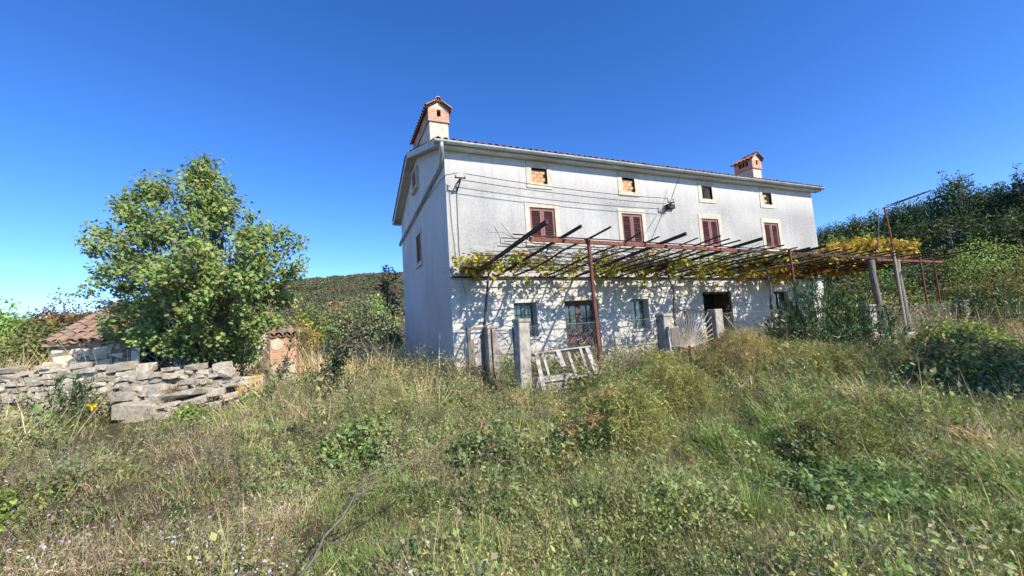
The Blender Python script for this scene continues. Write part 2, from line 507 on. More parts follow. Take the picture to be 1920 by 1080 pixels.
class Cloud:
    def __init__(s):
        s.V, s.F, s.K, s.n = [], [], [], 0

    def tpl(s, T, P, Yd, Nd, scale, col):
        tv, tf = T
        n = len(P)
        if n == 0:
            return s
        Y = norm(Yd)
        X = norm(np.cross(Y, Nd))
        Z = np.cross(X, Y)
        sc = np.broadcast_to(np.asarray(scale, float).reshape(-1, 1, 1) if np.ndim(scale) else np.full((1, 1, 1), float(scale)), (n, 1, 1))
        v = P[:, None, :] + sc * (tv[None, :, 0:1] * X[:, None] + tv[None, :, 1:2] * Y[:, None] + tv[None, :, 2:3] * Z[:, None])
        k = len(tv)
        f = (np.arange(n)[:, None, None] * k + tf[None]).reshape(-1, 3) + s.n
        s.V.append(v.reshape(-1, 3))
        s.F.append(f)
        s.K.append(np.repeat(np.broadcast_to(col, (n, 3)), k, 0))
        s.n += n * k
        return s

    def blades(s, P, D, bend, length, width, col, tipcol=None, seg=3):
        """n curved grass blades: root P, direction D, bending over towards bend"""
        n = len(P)
        D = norm(D)
        side = norm(np.cross(D, bend + 1e-4))
        rows = []
        ks = []
        for i in range(seg + 1):
            t = i / seg
            c = P + D * (length * t)[:, None] + bend * (length * t * t)[:, None]
            w = (width * (1 - t) ** 0.7 * 0.5)[:, None]
            cc = col if tipcol is None else col * (1 - t) + tipcol * t
            if i == seg:
                rows.append(c[:, None])
                ks.append(cc[:, None])
            else:
                rows.append(np.stack([c - side * w, c + side * w], 1))
                ks.append(np.stack([cc, cc], 1))
        v = np.concatenate(rows, 1)
        kk = np.concatenate(ks, 1)
        k = v.shape[1]
        tf = []
        for i in range(seg - 1):
            a = 2 * i
            tf += [(a, a + 1, a + 3), (a, a + 3, a + 2)]
        tf.append((2 * seg - 2, 2 * seg - 1, 2 * seg))
        f = (np.arange(n)[:, None, None] * k + np.array(tf)[None]).reshape(-1, 3) + s.n
        s.V.append(v.reshape(-1, 3))
        s.F.append(f)
        s.K.append(kk.reshape(-1, 3))
        s.n += n * k
        return s

    def stem(s, pts, r0, r1, col, n=3):
        mb = MB().tube(pts, list(np.linspace(r0, r1, len(pts))), n, caps=False)
        v = np.array(mb.v)
        f = []
        for q in mb.f:
            f += [(q[0], q[1], q[2]), (q[0], q[2], q[3])]
        s.V.append(v)
        s.F.append(np.array(f) + s.n)
        s.K.append(np.broadcast_to(np.array(col, float), (len(v), 3)))
        s.n += len(v)
        return s

    def mesh(s, name, mat):
        V = np.concatenate(s.V).astype(np.float32)
        F = np.concatenate(s.F).astype(np.int32)
        K = np.concatenate(s.K).astype(np.float32)
        me = bpy.data.meshes.new(name)
        me.vertices.add(len(V))
        me.vertices.foreach_set('co', V.ravel())
        me.loops.add(F.size)
        me.loops.foreach_set('vertex_index', F.ravel())
        me.polygons.add(len(F))
        me.polygons.foreach_set('loop_start', np.arange(0, F.size, 3, dtype=np.int32))
        me.polygons.foreach_set('loop_total', np.full(len(F), 3, np.int32))
        a = me.attributes.new('col', 'FLOAT_COLOR', 'POINT')
        a.data.foreach_set('color', np.concatenate([K, np.ones((len(K), 1), np.float32)], 1).ravel())
        me.materials.append(M[mat])
        me.update(calc_edges=True)
        return me

    def build(s, name, mat, parent=None):
        return link(bpy.data.objects.new(name, s.mesh(name, mat)), parent)


def pal(n, cols, weights=None, jit=0.18, g=None):
    g = g or rng
    c = np.array(cols, float)
    w = None if weights is None else np.array(weights, float) / sum(weights)
    k = c[g.choice(len(c), n, p=w)]
    return np.clip(k * (1 + g.normal(0, jit, (n, 1))) * (1 + g.normal(0, 0.035, (n, 3))), 0.004, 0.9)


def rand_dir(n, up=0.0, g=None):
    g = g or rng
    return norm(g.normal(size=(n, 3)) + np.array([0, 0, up]))


def leaf_ball(cl, T, c, r, n, size, cols, weights=None, shell=0.5, up=0.6, flat=1.0, droop=0.3, jit=0.18, light=0.45):
    """leaves through an uneven ball; normals lean outwards and up"""
    d = rand_dir(n)
    rad = r * rng.uniform(shell, 1.08, n)[:, None] ** 0.8
    off = d * rad * np.array([1, 1, flat])
    P = np.asarray(c) + off
    N = norm(d * 0.7 + np.array([0, 0, up]) + light * np.array(SUN) + rng.normal(0, 0.5, (n, 3)))
    Y = norm(d * 0.7 + rng.normal(0, 0.6, (n, 3)) - np.array([0, 0, droop]))
    cl.tpl(T, P, Y, N, size * rng.uniform(0.65, 1.25, n), pal(n, cols, weights, jit))
    return cl


def smooth(a, b, x):
    t = min(1.0, max(0.0, (x - a) / (b - a)))
    return t * t * (3 - 2 * t)


def hill_right(x, y):
    return 7.0 * smooth(0, 1, (x + 0.30 * y - 24) / 50) * smooth(-60, -10, y)


def ground_z(x, y):
    z = -0.66 - 0.36 * smooth(-4.2, -10.5, y)
    z += hill_right(x, y)
    z += 0.16 * noise.noise((x * 0.22, y * 0.22, 0.3)) * smooth(0.5, -3, y) + 0.06 * noise.noise((x * 0.9, y * 0.9, 4.1))
    z += 0.35 * smooth(-9, -16, x) * smooth(-3, 6, y)
    z += 0.11 * (noise.noise((x * 0.75, y * 0.75, 8.8)) + 0.5 * noise.noise((x * 1.7, y * 1.7, 3.3))) * smooth(-1.5, -4.5, y) * smooth(60, 30, abs(x))
    if y > 25:
        z += 3.0 * smooth(25, 120, y)
    return z


# ------------------------------------------------------------------ setting: ground and hills
def build_ground():
    def axis(near, far, n1, n2, c):
        a = np.linspace(-near, near, n1)
        b = near * (far / near) ** (np.arange(1, n2 + 1) / n2)
        return np.concatenate([-b[::-1], a, b]) + c
    xs = axis(16, 900, 130, 26, 2.0)
    ys = axis(16, 900, 130, 26, -4.0)
    v = [(x, y, ground_z(x, y)) for y in ys for x in xs]
    nx = len(xs)
    f = [(j * nx + i, j * nx + i + 1, (j + 1) * nx + i + 1, (j + 1) * nx + i) for j in range(len(ys) - 1) for i in range(nx - 1)]
    o = MB().add(v, f).build('ground', 'ground', smooth=True)
    o['kind'] = 'structure'

    # distant ridge to the north
    def ridge(x, y):
        r = math.hypot(x - CAM[0], y - CAM[1])
        yaw = math.degrees(math.atan2(x - CAM[0], y - CAM[1]))
        top = 8 + 44 * smooth(-45, 10, yaw) - 20 * smooth(25, 70, yaw)
        top *= smooth(-75, -35, yaw) * smooth(110, 70, yaw)
        h = top * smooth(150, 380, r) * smooth(760, 400, r)
        return h + 3.0 * noise.fractal((x * 0.012, y * 0.012, 1.7), 0.9, 2.1, 4) * smooth(150, 260, r)
    v, f = [], []
    A, Rn = 130, 40
    for j in range(Rn + 1):
        r = 130 + (780 - 130) * j / Rn
        for i in range(A + 1):
            yaw = math.radians(-80 + 195 * i / A)
            x, y = CAM[0] + r * math.sin(yaw), CAM[1] + r * math.cos(yaw)
            v.append((x, y, ridge(x, y) - 1.0 + (3.0 if y > 60 else 0)))
    for j in range(Rn):
        for i in range(A):
            a = j * (A + 1) + i
            f.append((a, a + 1, a + A + 2, a + A + 1))
    o = MB().add(v, f).build('hills', 'hill', smooth=True)
    o['kind'] = 'structure'
    return ridge


RIDGE = build_ground()


# ------------------------------------------------------------------ farmhouse
HL, HD, HH = 17.76, 8.67, 6.30          # length, depth, wall height above z = 0
ZB = -0.95                              # foot of the walls, in the ground
RIDGE_Y, RIDGE_Z = HD / 2, 7.78
PITCH = math.atan2(RIDGE_Z - HH, RIDGE_Y)


def wall_panel(mb, mapf, u0, u1, z0, z1, holes, depth):
    """a wall sheet in (u, z) with rectangular holes and their reveals; mapf(u, w, z) -> xyz, w going into the wall"""
    us = sorted({u0, u1, *[h[0] for h in holes], *[h[1] for h in holes]})
    zs = sorted({z0, z1, *[h[2] for h in holes], *[h[3] for h in holes]})
    for i in range(len(us) - 1):
        for j in range(len(zs) - 1):
            cu, cz = (us[i] + us[i + 1]) / 2, (zs[j] + zs[j + 1]) / 2
            if any(h[0] < cu < h[1] and h[2] < cz < h[3] for h in holes):
                continue
            mb.add([mapf(us[i], 0, zs[j]), mapf(us[i + 1], 0, zs[j]), mapf(us[i + 1], 0, zs[j + 1]), mapf(us[i], 0, zs[j + 1])], [(0, 1, 2, 3)])
    for a, b, c, d in holes:
        q = [(a, c), (b, c), (b, d), (a, d)]
        for k in range(4):
            p, r = q[k], q[(k + 1) % 4]
            mb.add([mapf(p[0], 0, p[1]), mapf(p[0], depth, p[1]), mapf(r[0], depth, r[1]), mapf(r[0], 0, r[1])], [(0, 1, 2, 3)])


def tile_mesh(name, mat, L=0.44, w0=0.19, w1=0.15, th=0.014, up=True, n=7):
    """half-barrel tile along +Y from its wide mouth at y = 0"""
    v, f = [], []
    for (y, w) in ((0, w0), (L, w1)):
        for rr in (w / 2, w / 2 - th):
            for k in range(n + 1):
                a = math.pi * k / n
                z = math.sin(a) * rr * 0.85
                v.append((math.cos(a) * rr, y, z if up else -z))
    m = n + 1
    for k in range(n):
        f.append((k, k + 1, 2 * m + k + 1, 2 * m + k))
        f.append((m + k + 1, m + k, 3 * m + k, 3 * m + k + 1))
        f.append((k + 1, k, m + k, m + k + 1))
        f.append((2 * m + k, 2 * m + k + 1, 3 * m + k + 1, 3 * m + k))
    me = MB().add(v, f).mesh(name, mat)
    return me


def build_house():
    H = thing('farmhouse', 'long two storey farmhouse with weathered white plaster and brown shutters', 'house', (HL / 2, HD / 2, -0.66))
    attic = [(2.73, 3.68), (6.44, 7.38), (10.42, 11.36), (14.08, 15.02)]
    shut = [(2.57, 3.89), (6.28, 7.59), (10.23, 11.54), (13.94, 15.25)]
    ha = [(a + 0.20, b - 0.17, 5.40, 5.93) for a, b in attic]
    hs = [(a + 0.19, b - 0.19, 3.45, 4.57) for a, b in shut]
    hg = [(1.98, 2.78, 0.36, 1.45), (3.80, 5.14, ZB, 1.45), (6.52, 7.32, 0.36, 1.43), (10.03, 11.60, ZB, 1.60), (14.20, 15.15, 0.75, 1.52)]
    mb = MB()
    wall_panel(mb, lambda u, w, z: (u, w, z), 0, HL, ZB, HH, ha + hs + hg, 0.42)
    mb.build('front_wall', 'plaster', H)
    # gable walls
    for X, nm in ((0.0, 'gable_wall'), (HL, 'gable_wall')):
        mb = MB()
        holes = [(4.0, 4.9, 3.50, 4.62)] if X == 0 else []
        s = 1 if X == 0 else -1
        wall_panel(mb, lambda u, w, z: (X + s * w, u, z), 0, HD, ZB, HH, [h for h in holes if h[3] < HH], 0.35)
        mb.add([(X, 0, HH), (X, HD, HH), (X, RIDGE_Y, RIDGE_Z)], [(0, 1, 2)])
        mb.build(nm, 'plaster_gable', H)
    MB().add([(0, HD, ZB), (HL, HD, ZB), (HL, HD, HH), (0, HD, HH)], [(0, 1, 2, 3)]).build('back_wall', 'plaster_gable', H)
    # near-black block behind the openings; the unlit rooms' darkness is in its colour
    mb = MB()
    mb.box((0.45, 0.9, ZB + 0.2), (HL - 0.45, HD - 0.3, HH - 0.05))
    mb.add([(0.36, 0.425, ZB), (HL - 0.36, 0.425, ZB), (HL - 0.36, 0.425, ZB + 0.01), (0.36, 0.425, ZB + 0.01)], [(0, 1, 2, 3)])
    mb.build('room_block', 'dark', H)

    # --- attic windows: stone frame of four pieces, brick infill
    bm_me = MB().box((-0.118, -0.05, -0.058), (0.118, 0.05, 0.058)).mesh('infill_brick', 'brick_infill')
    for i, ((a, b), h) in enumerate(zip(attic, ha)):
        fr = MB().box((a, -0.022, h[3]), (b, 0.10, 6.17)).build('attic_window', 'trim', H, bevel=0.006)
        MB().box((a - 0.01, -0.028, 5.23), (b + 0.01, 0.10, h[2])).build('sill', 'trim', fr, bevel=0.006)
        MB().box((a, -0.020, h[2] + 0.001), (h[0], 0.10, h[3] - 0.001)).build('jamb', 'trim', fr, bevel=0.005)
        MB().box((h[1], -0.020, h[2] + 0.001), (b, 0.10, h[3] - 0.001)).build('jamb', 'trim', fr, bevel=0.005)
        x1 = {0: h[1], 1: h[1], 2: h[0], 3: h[0] + 0.30}[i]
        row, z = 0, h[2] + 0.062
        while z < h[3] - 0.04:
            x = h[0] + 0.12 - (0.12 if row % 2 else 0)
            while x < x1 + 0.02:
                inst('brick', bm_me, fr, Matrix.Translation((x, 0.125 + rng.normal(0, 0.008), z)) @ Matrix.Rotation(rng.normal(0, 0.02), 4, 'Y'))
                x += 0.245
            z += 0.124
            row += 1
    # --- shuttered windows
    def shutter_window(nm, X0, X1, Z0, Z1, T, sill=0.17, head=0.18, side=0.17, back=None):
        """T maps local (u, w, z) to the world; w positive into the wall"""
        def B(lo, hi, n, mat, par, bev=0.005):
            q = MB().box(lo, hi)
            q.v = [T(*p) for p in q.v]
            return q.build(n, mat, par, bevel=bev)
        fr = B((X0 - side, -0.022, Z1), (X1 + side, 0.12, Z1 + head), nm, 'trim', H)
        B((X0 - side - 0.03, -0.06, Z0 - sill), (X1 + side + 0.03, 0.12, Z0), 'sill', 'trim', fr)
        B((X0 - side, -0.020, Z0 + 0.001), (X0, 0.12, Z1 - 0.001), 'jamb', 'trim', fr)
        B((X1, -0.020, Z0 + 0.001), (X1 + side, 0.12, Z1 - 0.001), 'jamb', 'trim', fr)
        xm = (X0 + X1) / 2
        for x0, x1 in ((X0 + 0.006, xm - 0.004), (xm + 0.004, X1 - 0.006)):
            q = MB()
            st = 0.075
            q.box((x0, 0.02, Z0 + 0.01), (x0 + st, 0.06, Z1 - 0.01))
            q.box((x1 - st, 0.02, Z0 + 0.01), (x1, 0.06, Z1 - 0.01))
            q.box((x0 + st, 0.022, Z1 - 0.09), (x1 - st, 0.058, Z1 - 0.012))
            q.box((x0 + st, 0.022, Z0 + 0.012), (x1 - st, 0.058, Z0 + 0.10))
            q.v = [T(*p) for p in q.v]
            q.build('shutter', 'shutter', fr)
            ns = 15
            for k in range(ns):
                z = Z0 + 0.13 + (Z1 - Z0 - 0.245) * k / (ns - 1)
                q = MB().box((x0 + st + 0.001, 0.012, z - 0.006), (x1 - st - 0.001, 0.068, z + 0.006), Matrix.Rotation(math.radians(-38), 3, 'X'))
                q.v = [T(*p) for p in q.v]
                q.build('slat', 'shutter', fr)
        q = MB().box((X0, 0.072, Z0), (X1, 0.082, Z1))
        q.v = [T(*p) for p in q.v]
        q.build('pane', 'dark', fr)  # near-black sheet; its colour supplies the darkness behind the slats
        return fr
    Tf = lambda u, w, z: (u, w, z)
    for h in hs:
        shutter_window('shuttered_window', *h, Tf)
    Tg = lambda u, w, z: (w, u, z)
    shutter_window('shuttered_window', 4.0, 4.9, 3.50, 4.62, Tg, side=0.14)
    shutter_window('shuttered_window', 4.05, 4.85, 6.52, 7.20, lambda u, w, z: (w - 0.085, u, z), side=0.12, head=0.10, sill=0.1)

    # --- ground floor openings
    def casement(h, w, mat):
        a, b, c, d = h
        fr = MB().box((a, w, d - 0.05), (b, w + 0.05, d)).build('ground_floor_window', mat, H)
        q = MB()
        q.box((a, w, c), (b, w + 0.05, c + 0.05)).box((a, w, c + 0.05), (a + 0.05, w + 0.05, d - 0.05)).box((b - 0.05, w, c + 0.05), (b, w + 0.05, d - 0.05))
        m = (a + b) / 2
        q.box((m - 0.03, w - 0.01, c + 0.05), (m + 0.03, w + 0.04, d - 0.05))
        q.build('frame', mat, fr)
        for x0, x1 in ((a + 0.05, m - 0.03), (m + 0.03, b - 0.05)):
            for k in range(3):
                z0 = c + 0.05 + (d - c - 0.1) * k / 3
                z1 = c + 0.05 + (d - c - 0.1) * (k + 1) / 3 - 0.02
                MB().box((x0, w + 0.02, z0), (x1, w + 0.026, z1)).build('pane', 'glass', fr)
        MB().box((a - 0.06, -0.05, c - 0.08), (b + 0.06, 0.14, c)).build('sill', 'trim', fr, bevel=0.008)
        return fr
    fr = casement(hg[0], 0.22, 'teal')
    for k in range(5):       # iron bars before the kitchen window
        x = hg[0][0] + 0.12 + 0.14 * k
        MB().tube([(x, 0.10, hg[0][2] + 0.002), (x, 0.10, hg[0][3] - 0.002)], 0.008, 5).build('bar', 'wire', fr)
    casement(hg[2], 0.24, 'teal')
    casement(hg[4], 0.2, 'rustdark')
    a, b, c, d = hg[1]
    D = MB().box((a, 0.24, d - 0.07), (b, 0.31, d)).build('front_door', 'doorwood', H)
    m = (a + b) / 2
    for x0, x1 in ((a, m - 0.005), (m + 0.005, b)):
        q = MB()
        q.box((x0, 0.25, c), (x0 + 0.09, 0.30, d - 0.07)).box((x1 - 0.09, 0.25, c), (x1, 0.30, d - 0.07))
        for z0, z1 in ((c, c + 0.34), (0.27, 0.40), (d - 0.16, d - 0.07)):
            q.box((x0 + 0.09, 0.252, z0), (x1 - 0.09, 0.298, z1))
        q.box(((x0 + x1) / 2 - 0.02, 0.254, 0.40), ((x0 + x1) / 2 + 0.02, 0.294, d - 0.16))
        q.build('leaf', 'doorwood', D)
        MB().box((x0 + 0.09, 0.268, c + 0.34), (x1 - 0.09, 0.282, 0.27)).build('panel', 'doorwood', D)
        xm = (x0 + x1) / 2
        for p0, p1 in ((x0 + 0.09, xm - 0.02), (xm + 0.02, x1 - 0.09)):
            for z0, z1 in ((0.40, 0.84), (0.86, d - 0.16)):
                MB().box((p0, 0.272, z0), (p1, 0.278, z1)).build('pane', 'glass', D)
    MB().tube([(m - 0.06, 0.25, 0.15), (m - 0.06, 0.19, 0.15), (m - 0.16, 0.19, 0.15)], 0.012, 6).build('handle', 'zinc', D)
    MB().box((a - 0.1, -0.02, d + 0.002), (b + 0.1, 0.1, d + 0.16)).build('lintel', 'trim', D, bevel=0.006)
    a, b, c, d = hg[3]
    D = MB().box((a, 0.05, d - 0.08), (b, 0.16, d)).build('stable_door', 'rustdark', H)
    MB().box((a, 0.05, c), (a + 0.08, 0.16, d - 0.08)).build('jamb', 'rustdark', D)
    MB().box((b - 0.08, 0.05, c), (b, 0.16, d - 0.08)).build('jamb', 'rustdark', D)
    MB().box((b - 0.02, 0.18, c), (b + 0.03, 0.86, d - 0.09)).build('leaf', 'doorwood', D)

    # --- roof: deck, soffits, fascia, tiles
    ov, og = 0.27, 0.34
    tp = math.tan(PITCH)
    zE = HH - ov * tp + 0.12
    roof = MB()
    for sgn in (1, -1):
        ye = -ov if sgn == 1 else HD + ov
        P = [(-og, ye, zE), (HL + og, ye, zE), (HL + og, RIDGE_Y, RIDGE_Z + 0.12), (-og, RIDGE_Y, RIDGE_Z + 0.12)]
        roof.add(P + [(x, y, z - 0.10) for x, y, z in P], [(0, 1, 2, 3), (7, 6, 5, 4), (0, 4, 5, 1), (1, 5, 6, 2), (3, 7, 4, 0)])
    R = roof.build('roof', 'soffit', H)
    # boxed eaves and raking bargeboards
    for sgn in (1, -1):
        y0, y1 = (-ov, 0) if sgn == 1 else (HD, HD + ov)
        MB().box((-og, y0 + (0.01 if sgn == 1 else 0.002), HH - 0.12), (HL + og, y1 - (0.002 if sgn == 1 else 0.01), HH - 0.095)).build('eave_soffit', 'soffit', R)
        ye = -ov if sgn == 1 else HD + ov
        for X in (-og, HL + og):
            MB().beam((X, ye, zE - 0.07), (X, RIDGE_Y, RIDGE_Z + 0.05), 0.03, 0.20).build('bargeboard', 'soffit', R)
        yf = ye + 0.012 * sgn
        MB().box((-og, min(yf, ye), HH - 0.121), (HL + og, max(yf, ye) + 0.008, zE - 0.10)).build('fascia', 'soffit', R)
    cov = tile_mesh('cover_tile', 'tile')
    pan = tile_mesh('pan_tile', 'tile', up=False)
    pitch = 0.232
    n = int((HL + 2 * og) / pitch)
    rot = Matrix.Rotation(PITCH, 4, 'X')
    far = MB()
    for row in range(13):
        for i in range(n + 1):
            x = -og + 0.09 + i * pitch
            s = -0.09 + row * 0.365
            base = Vector((x, -ov, zE)) + Vector((0, math.cos(PITCH), math.sin(PITCH))) * s
            for me, dz, dx in ((pan, 0.085, pitch / 2), (cov, 0.05, 0.0)):
                if me is pan and i == n:
                    continue
                jit = Matrix.Rotation(rng.normal(0, 0.02), 4, 'Z') @ Matrix.Rotation(rng.normal(0, 0.012), 4, 'X')
                m = Matrix.Translation(base + Vector((dx, rng.normal(0, 0.008), dz + row * 0.0 + rng.normal(0, 0.004)))) @ rot @ Matrix.Rotation(-0.03, 4, 'X') @ jit
                if row < 2:
                    inst('tile', me, R, m)
                else:
                    far.add([m @ v.co for v in me.vertices], [tuple(p.vertices) for p in me.polygons])
    # verge tiles along the gable edge and the far slope
    for row in range(13):
        s = -0.08 + row * 0.365
        for X in (-og + 0.02,):
            m = Matrix.Translation(Vector((X, HD + ov, zE + 0.05)) + Vector((0, -math.cos(PITCH), math.sin(PITCH))) * s) @ Matrix.Rotation(math.pi, 4, 'Z') @ rot
            inst('tile', cov, R, m)
    for i in range(46):
        m = Matrix.Translation((-og + i * 0.40, RIDGE_Y, RIDGE_Z + 0.15)) @ Matrix.Rotation(-math.pi / 2, 4, 'Z')
        far.add([m @ v.co for v in cov.vertices], [tuple(p.vertices) for p in cov.polygons])
    o = far.build('tile_field', 'tile', R)
    o['kind'] = 'stuff'
    # --- gutter: half round trough with brackets, along the front and the back eave
    def gutter(Y, sgn):
        v, f = [], []
        k, r = 8, 0.085
        xs = [-og - 0.04 + (HL + 2 * og + 0.08) * i / 6 for i in range(7)]
        for x in xs:
            for rr in (r, r - 0.006):
                for j in range(k + 1):
                    a = math.pi + math.pi * j / k
                    v.append((x, Y + math.cos(a) * rr, zE - 0.005 + math.sin(a) * rr))
        w = 2 * (k + 1)
        for i in range(6):
            for j in range(k):
                f.append((i * w + j, i * w + j + 1, (i + 1) * w + j + 1, (i + 1) * w + j))
                f.append((i * w + k + 1 + j + 1, i * w + k + 1 + j, (i + 1) * w + k + 1 + j, (i + 1) * w + k + 1 + j + 1))
            f.append((i * w, (i + 1) * w, (i + 1) * w + k + 1, i * w + k + 1))
            f.append((i * w + k, i * w + 2 * k + 1, (i + 1) * w + 2 * k + 1, (i + 1) * w + k))
        for i in (0, 6):
            f.append(tuple(i * w + j for j in range(k + 1)))
        g = MB().add(v, f).build('gutter', 'zinc', H)
        if sgn == 1:
            for i in range(20):
                x = -og + 0.3 + i * 0.94
                q = MB()
                for j in range(8):
                    a0, a1 = math.pi + math.pi * j / 8, math.pi + math.pi * (j + 1) / 8
                    q.beam((x, Y + math.cos(a0) * 0.088, zE - 0.005 + math.sin(a0) * 0.088), (x, Y + math.cos(a1) * 0.088, zE - 0.005 + math.sin(a1) * 0.088), 0.025, 0.006, up=(1, 0, 0))
                q.build('bracket', 'zinc', g)
        return g
    gutter(-ov - 0.085, 1)
    gutter(HD + ov + 0.085, -1)
    # --- downpipe: swan neck from the front gutter, then slanting across the gable to the back corner
    MB().tube([(-0.16, -ov - 0.085, zE - 0.06), (-0.16, -ov - 0.08, zE - 0.20), (-0.12, -0.18, zE - 0.36), (-0.10, 0.04, zE - 0.46), (-0.10, 0.25, zE - 0.56), (-0.10, HD - 0.22, 5.22), (-0.10, HD - 0.02, 5.1)], 0.062, 9).build('downpipe', 'zinc', H, smooth=True)
    for t in (0.2, 0.5, 0.8):
        y = 0.25 + (HD - 0.47) * t
        z = zE - 0.56 + (5.22 - zE + 0.56) * t
        MB().box((-0.17, y - 0.02, z - 0.07), (0.0, y + 0.02, z + 0.07)).build('pipe_clip', 'zinc', H)
    # --- chimneys
    def chimney(x0, x1, y0, y1, ztop):
        zb = HH + y0 * tp + 0.05
        zt0 = ztop - 0.42
        zk = HH + y1 * tp + 0.05
        v = [(x0, y0, zb), (x1, y0, zb), (x1, y1, zk), (x0, y1, zk), (x0, y0, zt0), (x1, y0, zt0), (x1, y1, max(zt0, zk + 0.02)), (x0, y1, max(zt0, zk + 0.02))]
        ch = MB().add(v, [(0, 3, 2, 1), (4, 5, 6, 7), (0, 1, 5, 4), (1, 2, 6, 5), (2, 3, 7, 6), (3, 0, 4, 7)]).build('chimney', 'trim', H, bevel=0.01)
        # brick head with smoke slots
        q = MB()
        zt = ztop
        e = 0.03
        xm = (x0 + x1) / 2
        wall_panel(q, lambda u, w, z: (u, y0 - e + w, z), x0 - e, x1 + e, ztop - 0.42, zt, [(xm - 0.06, xm + 0.07, ztop - 0.25, zt - 0.02)], 0.14)
        L = y1 - y0 + 2 * e
        hl = [(0.3 + k * (L - 0.6) / 2 - 0.08, 0.3 + k * (L - 0.6) / 2 + 0.08, ztop - 0.25, zt - 0.02) for k in range(3)]
        for X, s in ((x0 - e, 1), (x1 + e, -1)):
            wall_panel(q, lambda u, w, z: (X + s * w, y0 - e + u, z), 0, L, ztop - 0.42, zt, hl, 0.12)
        q.add([(x0 - e, y1 + e, ztop - 0.42), (x1 + e, y1 + e, ztop - 0.42), (x1 + e, y1 + e, zt), (x0 - e, y1 + e, zt)], [(0, 1, 2, 3)])
        q.add([(x0 - e, y0 - e, ztop - 0.419), (x1 + e, y0 - e, ztop - 0.419), (x1 + e, y1 + e, ztop - 0.419), (x0 - e, y1 + e, ztop - 0.419)], [(0, 1, 2, 3)])
        q.build('brick_head', 'brick', ch)
        MB().box((x0 - 0.05, y0 - 0.05, ztop - 0.44), (x1 + 0.05, y1 + 0.05, ztop - 0.40)).build('brick_band', 'brick', ch)
        # gabled cap: plastered front and back, tiles each side
        zr = zt + 0.26
        for y in (y0 - e, y1 + e - 0.08):
            q = MB().add([(x0 - e, y, zt), (x1 + e, y, zt), (xm, y, zr), (x0 - e, y + 0.08, zt), (x1 + e, y + 0.08, zt), (xm, y + 0.08, zr)], [(0, 1, 2), (5, 4, 3), (0, 3, 4, 1), (1, 4, 5, 2), (2, 5, 3, 0)])
            q.build('cap_gable', 'trim', ch)
        for s in (-1, 1):
            xe = (x0 if s < 0 else x1) + s * 0.12
            ze = zt - 0.035
            q = MB()
            P = [(xe, y0 - 0.1, ze + 0.03), (xe, y1 + 0.1, ze + 0.03), (xm, y1 + 0.1, zr + 0.045), (xm, y0 - 0.1, zr + 0.045)]
            q.add(P + [(x, y, z - 0.03) for x, y, z in P], [(0, 1, 2, 3), (7, 6, 5, 4), (0, 4, 5, 1), (1, 5, 6, 2), (3, 7, 4, 0)])
            q.build('cap_slab', 'tile', ch)
            nT = max(3, int((y1 - y0 + 0.2) / 0.2))
            ang = math.atan2(zr - ze, xm - xe) if s < 0 else math.atan2(zr - ze, xe - xm)
            for k in range(nT + 1):
                y = y0 - 0.08 + (y1 - y0 + 0.16) * k / nT
                m = Matrix.Translation((xe - 0.01 * s, y, ze + 0.05)) @ Matrix.Rotation(-math.pi / 2 if s < 0 else math.pi / 2, 4, 'Z') @ Matrix.Rotation(ang, 4, 'X')
                inst('tile', cov, ch, m)
        for k in range(max(2, int((y1 - y0 + 0.2) / 0.38))):
            m = Matrix.Translation((xm, y0 - 0.12 + k * 0.38, zr + 0.06))
            inst('ridge_tile', cov, ch, m)
        return ch
    c1 = chimney(-0.16, 0.48, 1.05, 3.75, 8.08)
    q = MB().tube([(0.18, 1.1, 8.43), (0.18, 1.1, 8.50), (0.18, 1.1, 8.55), (0.18, 1.1, 8.58)], [0.09, 0.10, 0.08, 0.03], 8)
    q.build('finial_stone', 'stone', c1)
    c2 = chimney(15.40, 16.00, 1.05, 1.95, 8.02)
    return H


build_house()


# ------------------------------------------------------------------ cables and brackets on the house
def sag(a, b, s, n=10):
    a, b = Vector(a), Vector(b)
    return [a.lerp(b, t / n) - Vector((0, 0, s * 4 * (t / n) * (1 - t / n))) for t in range(n + 1)]


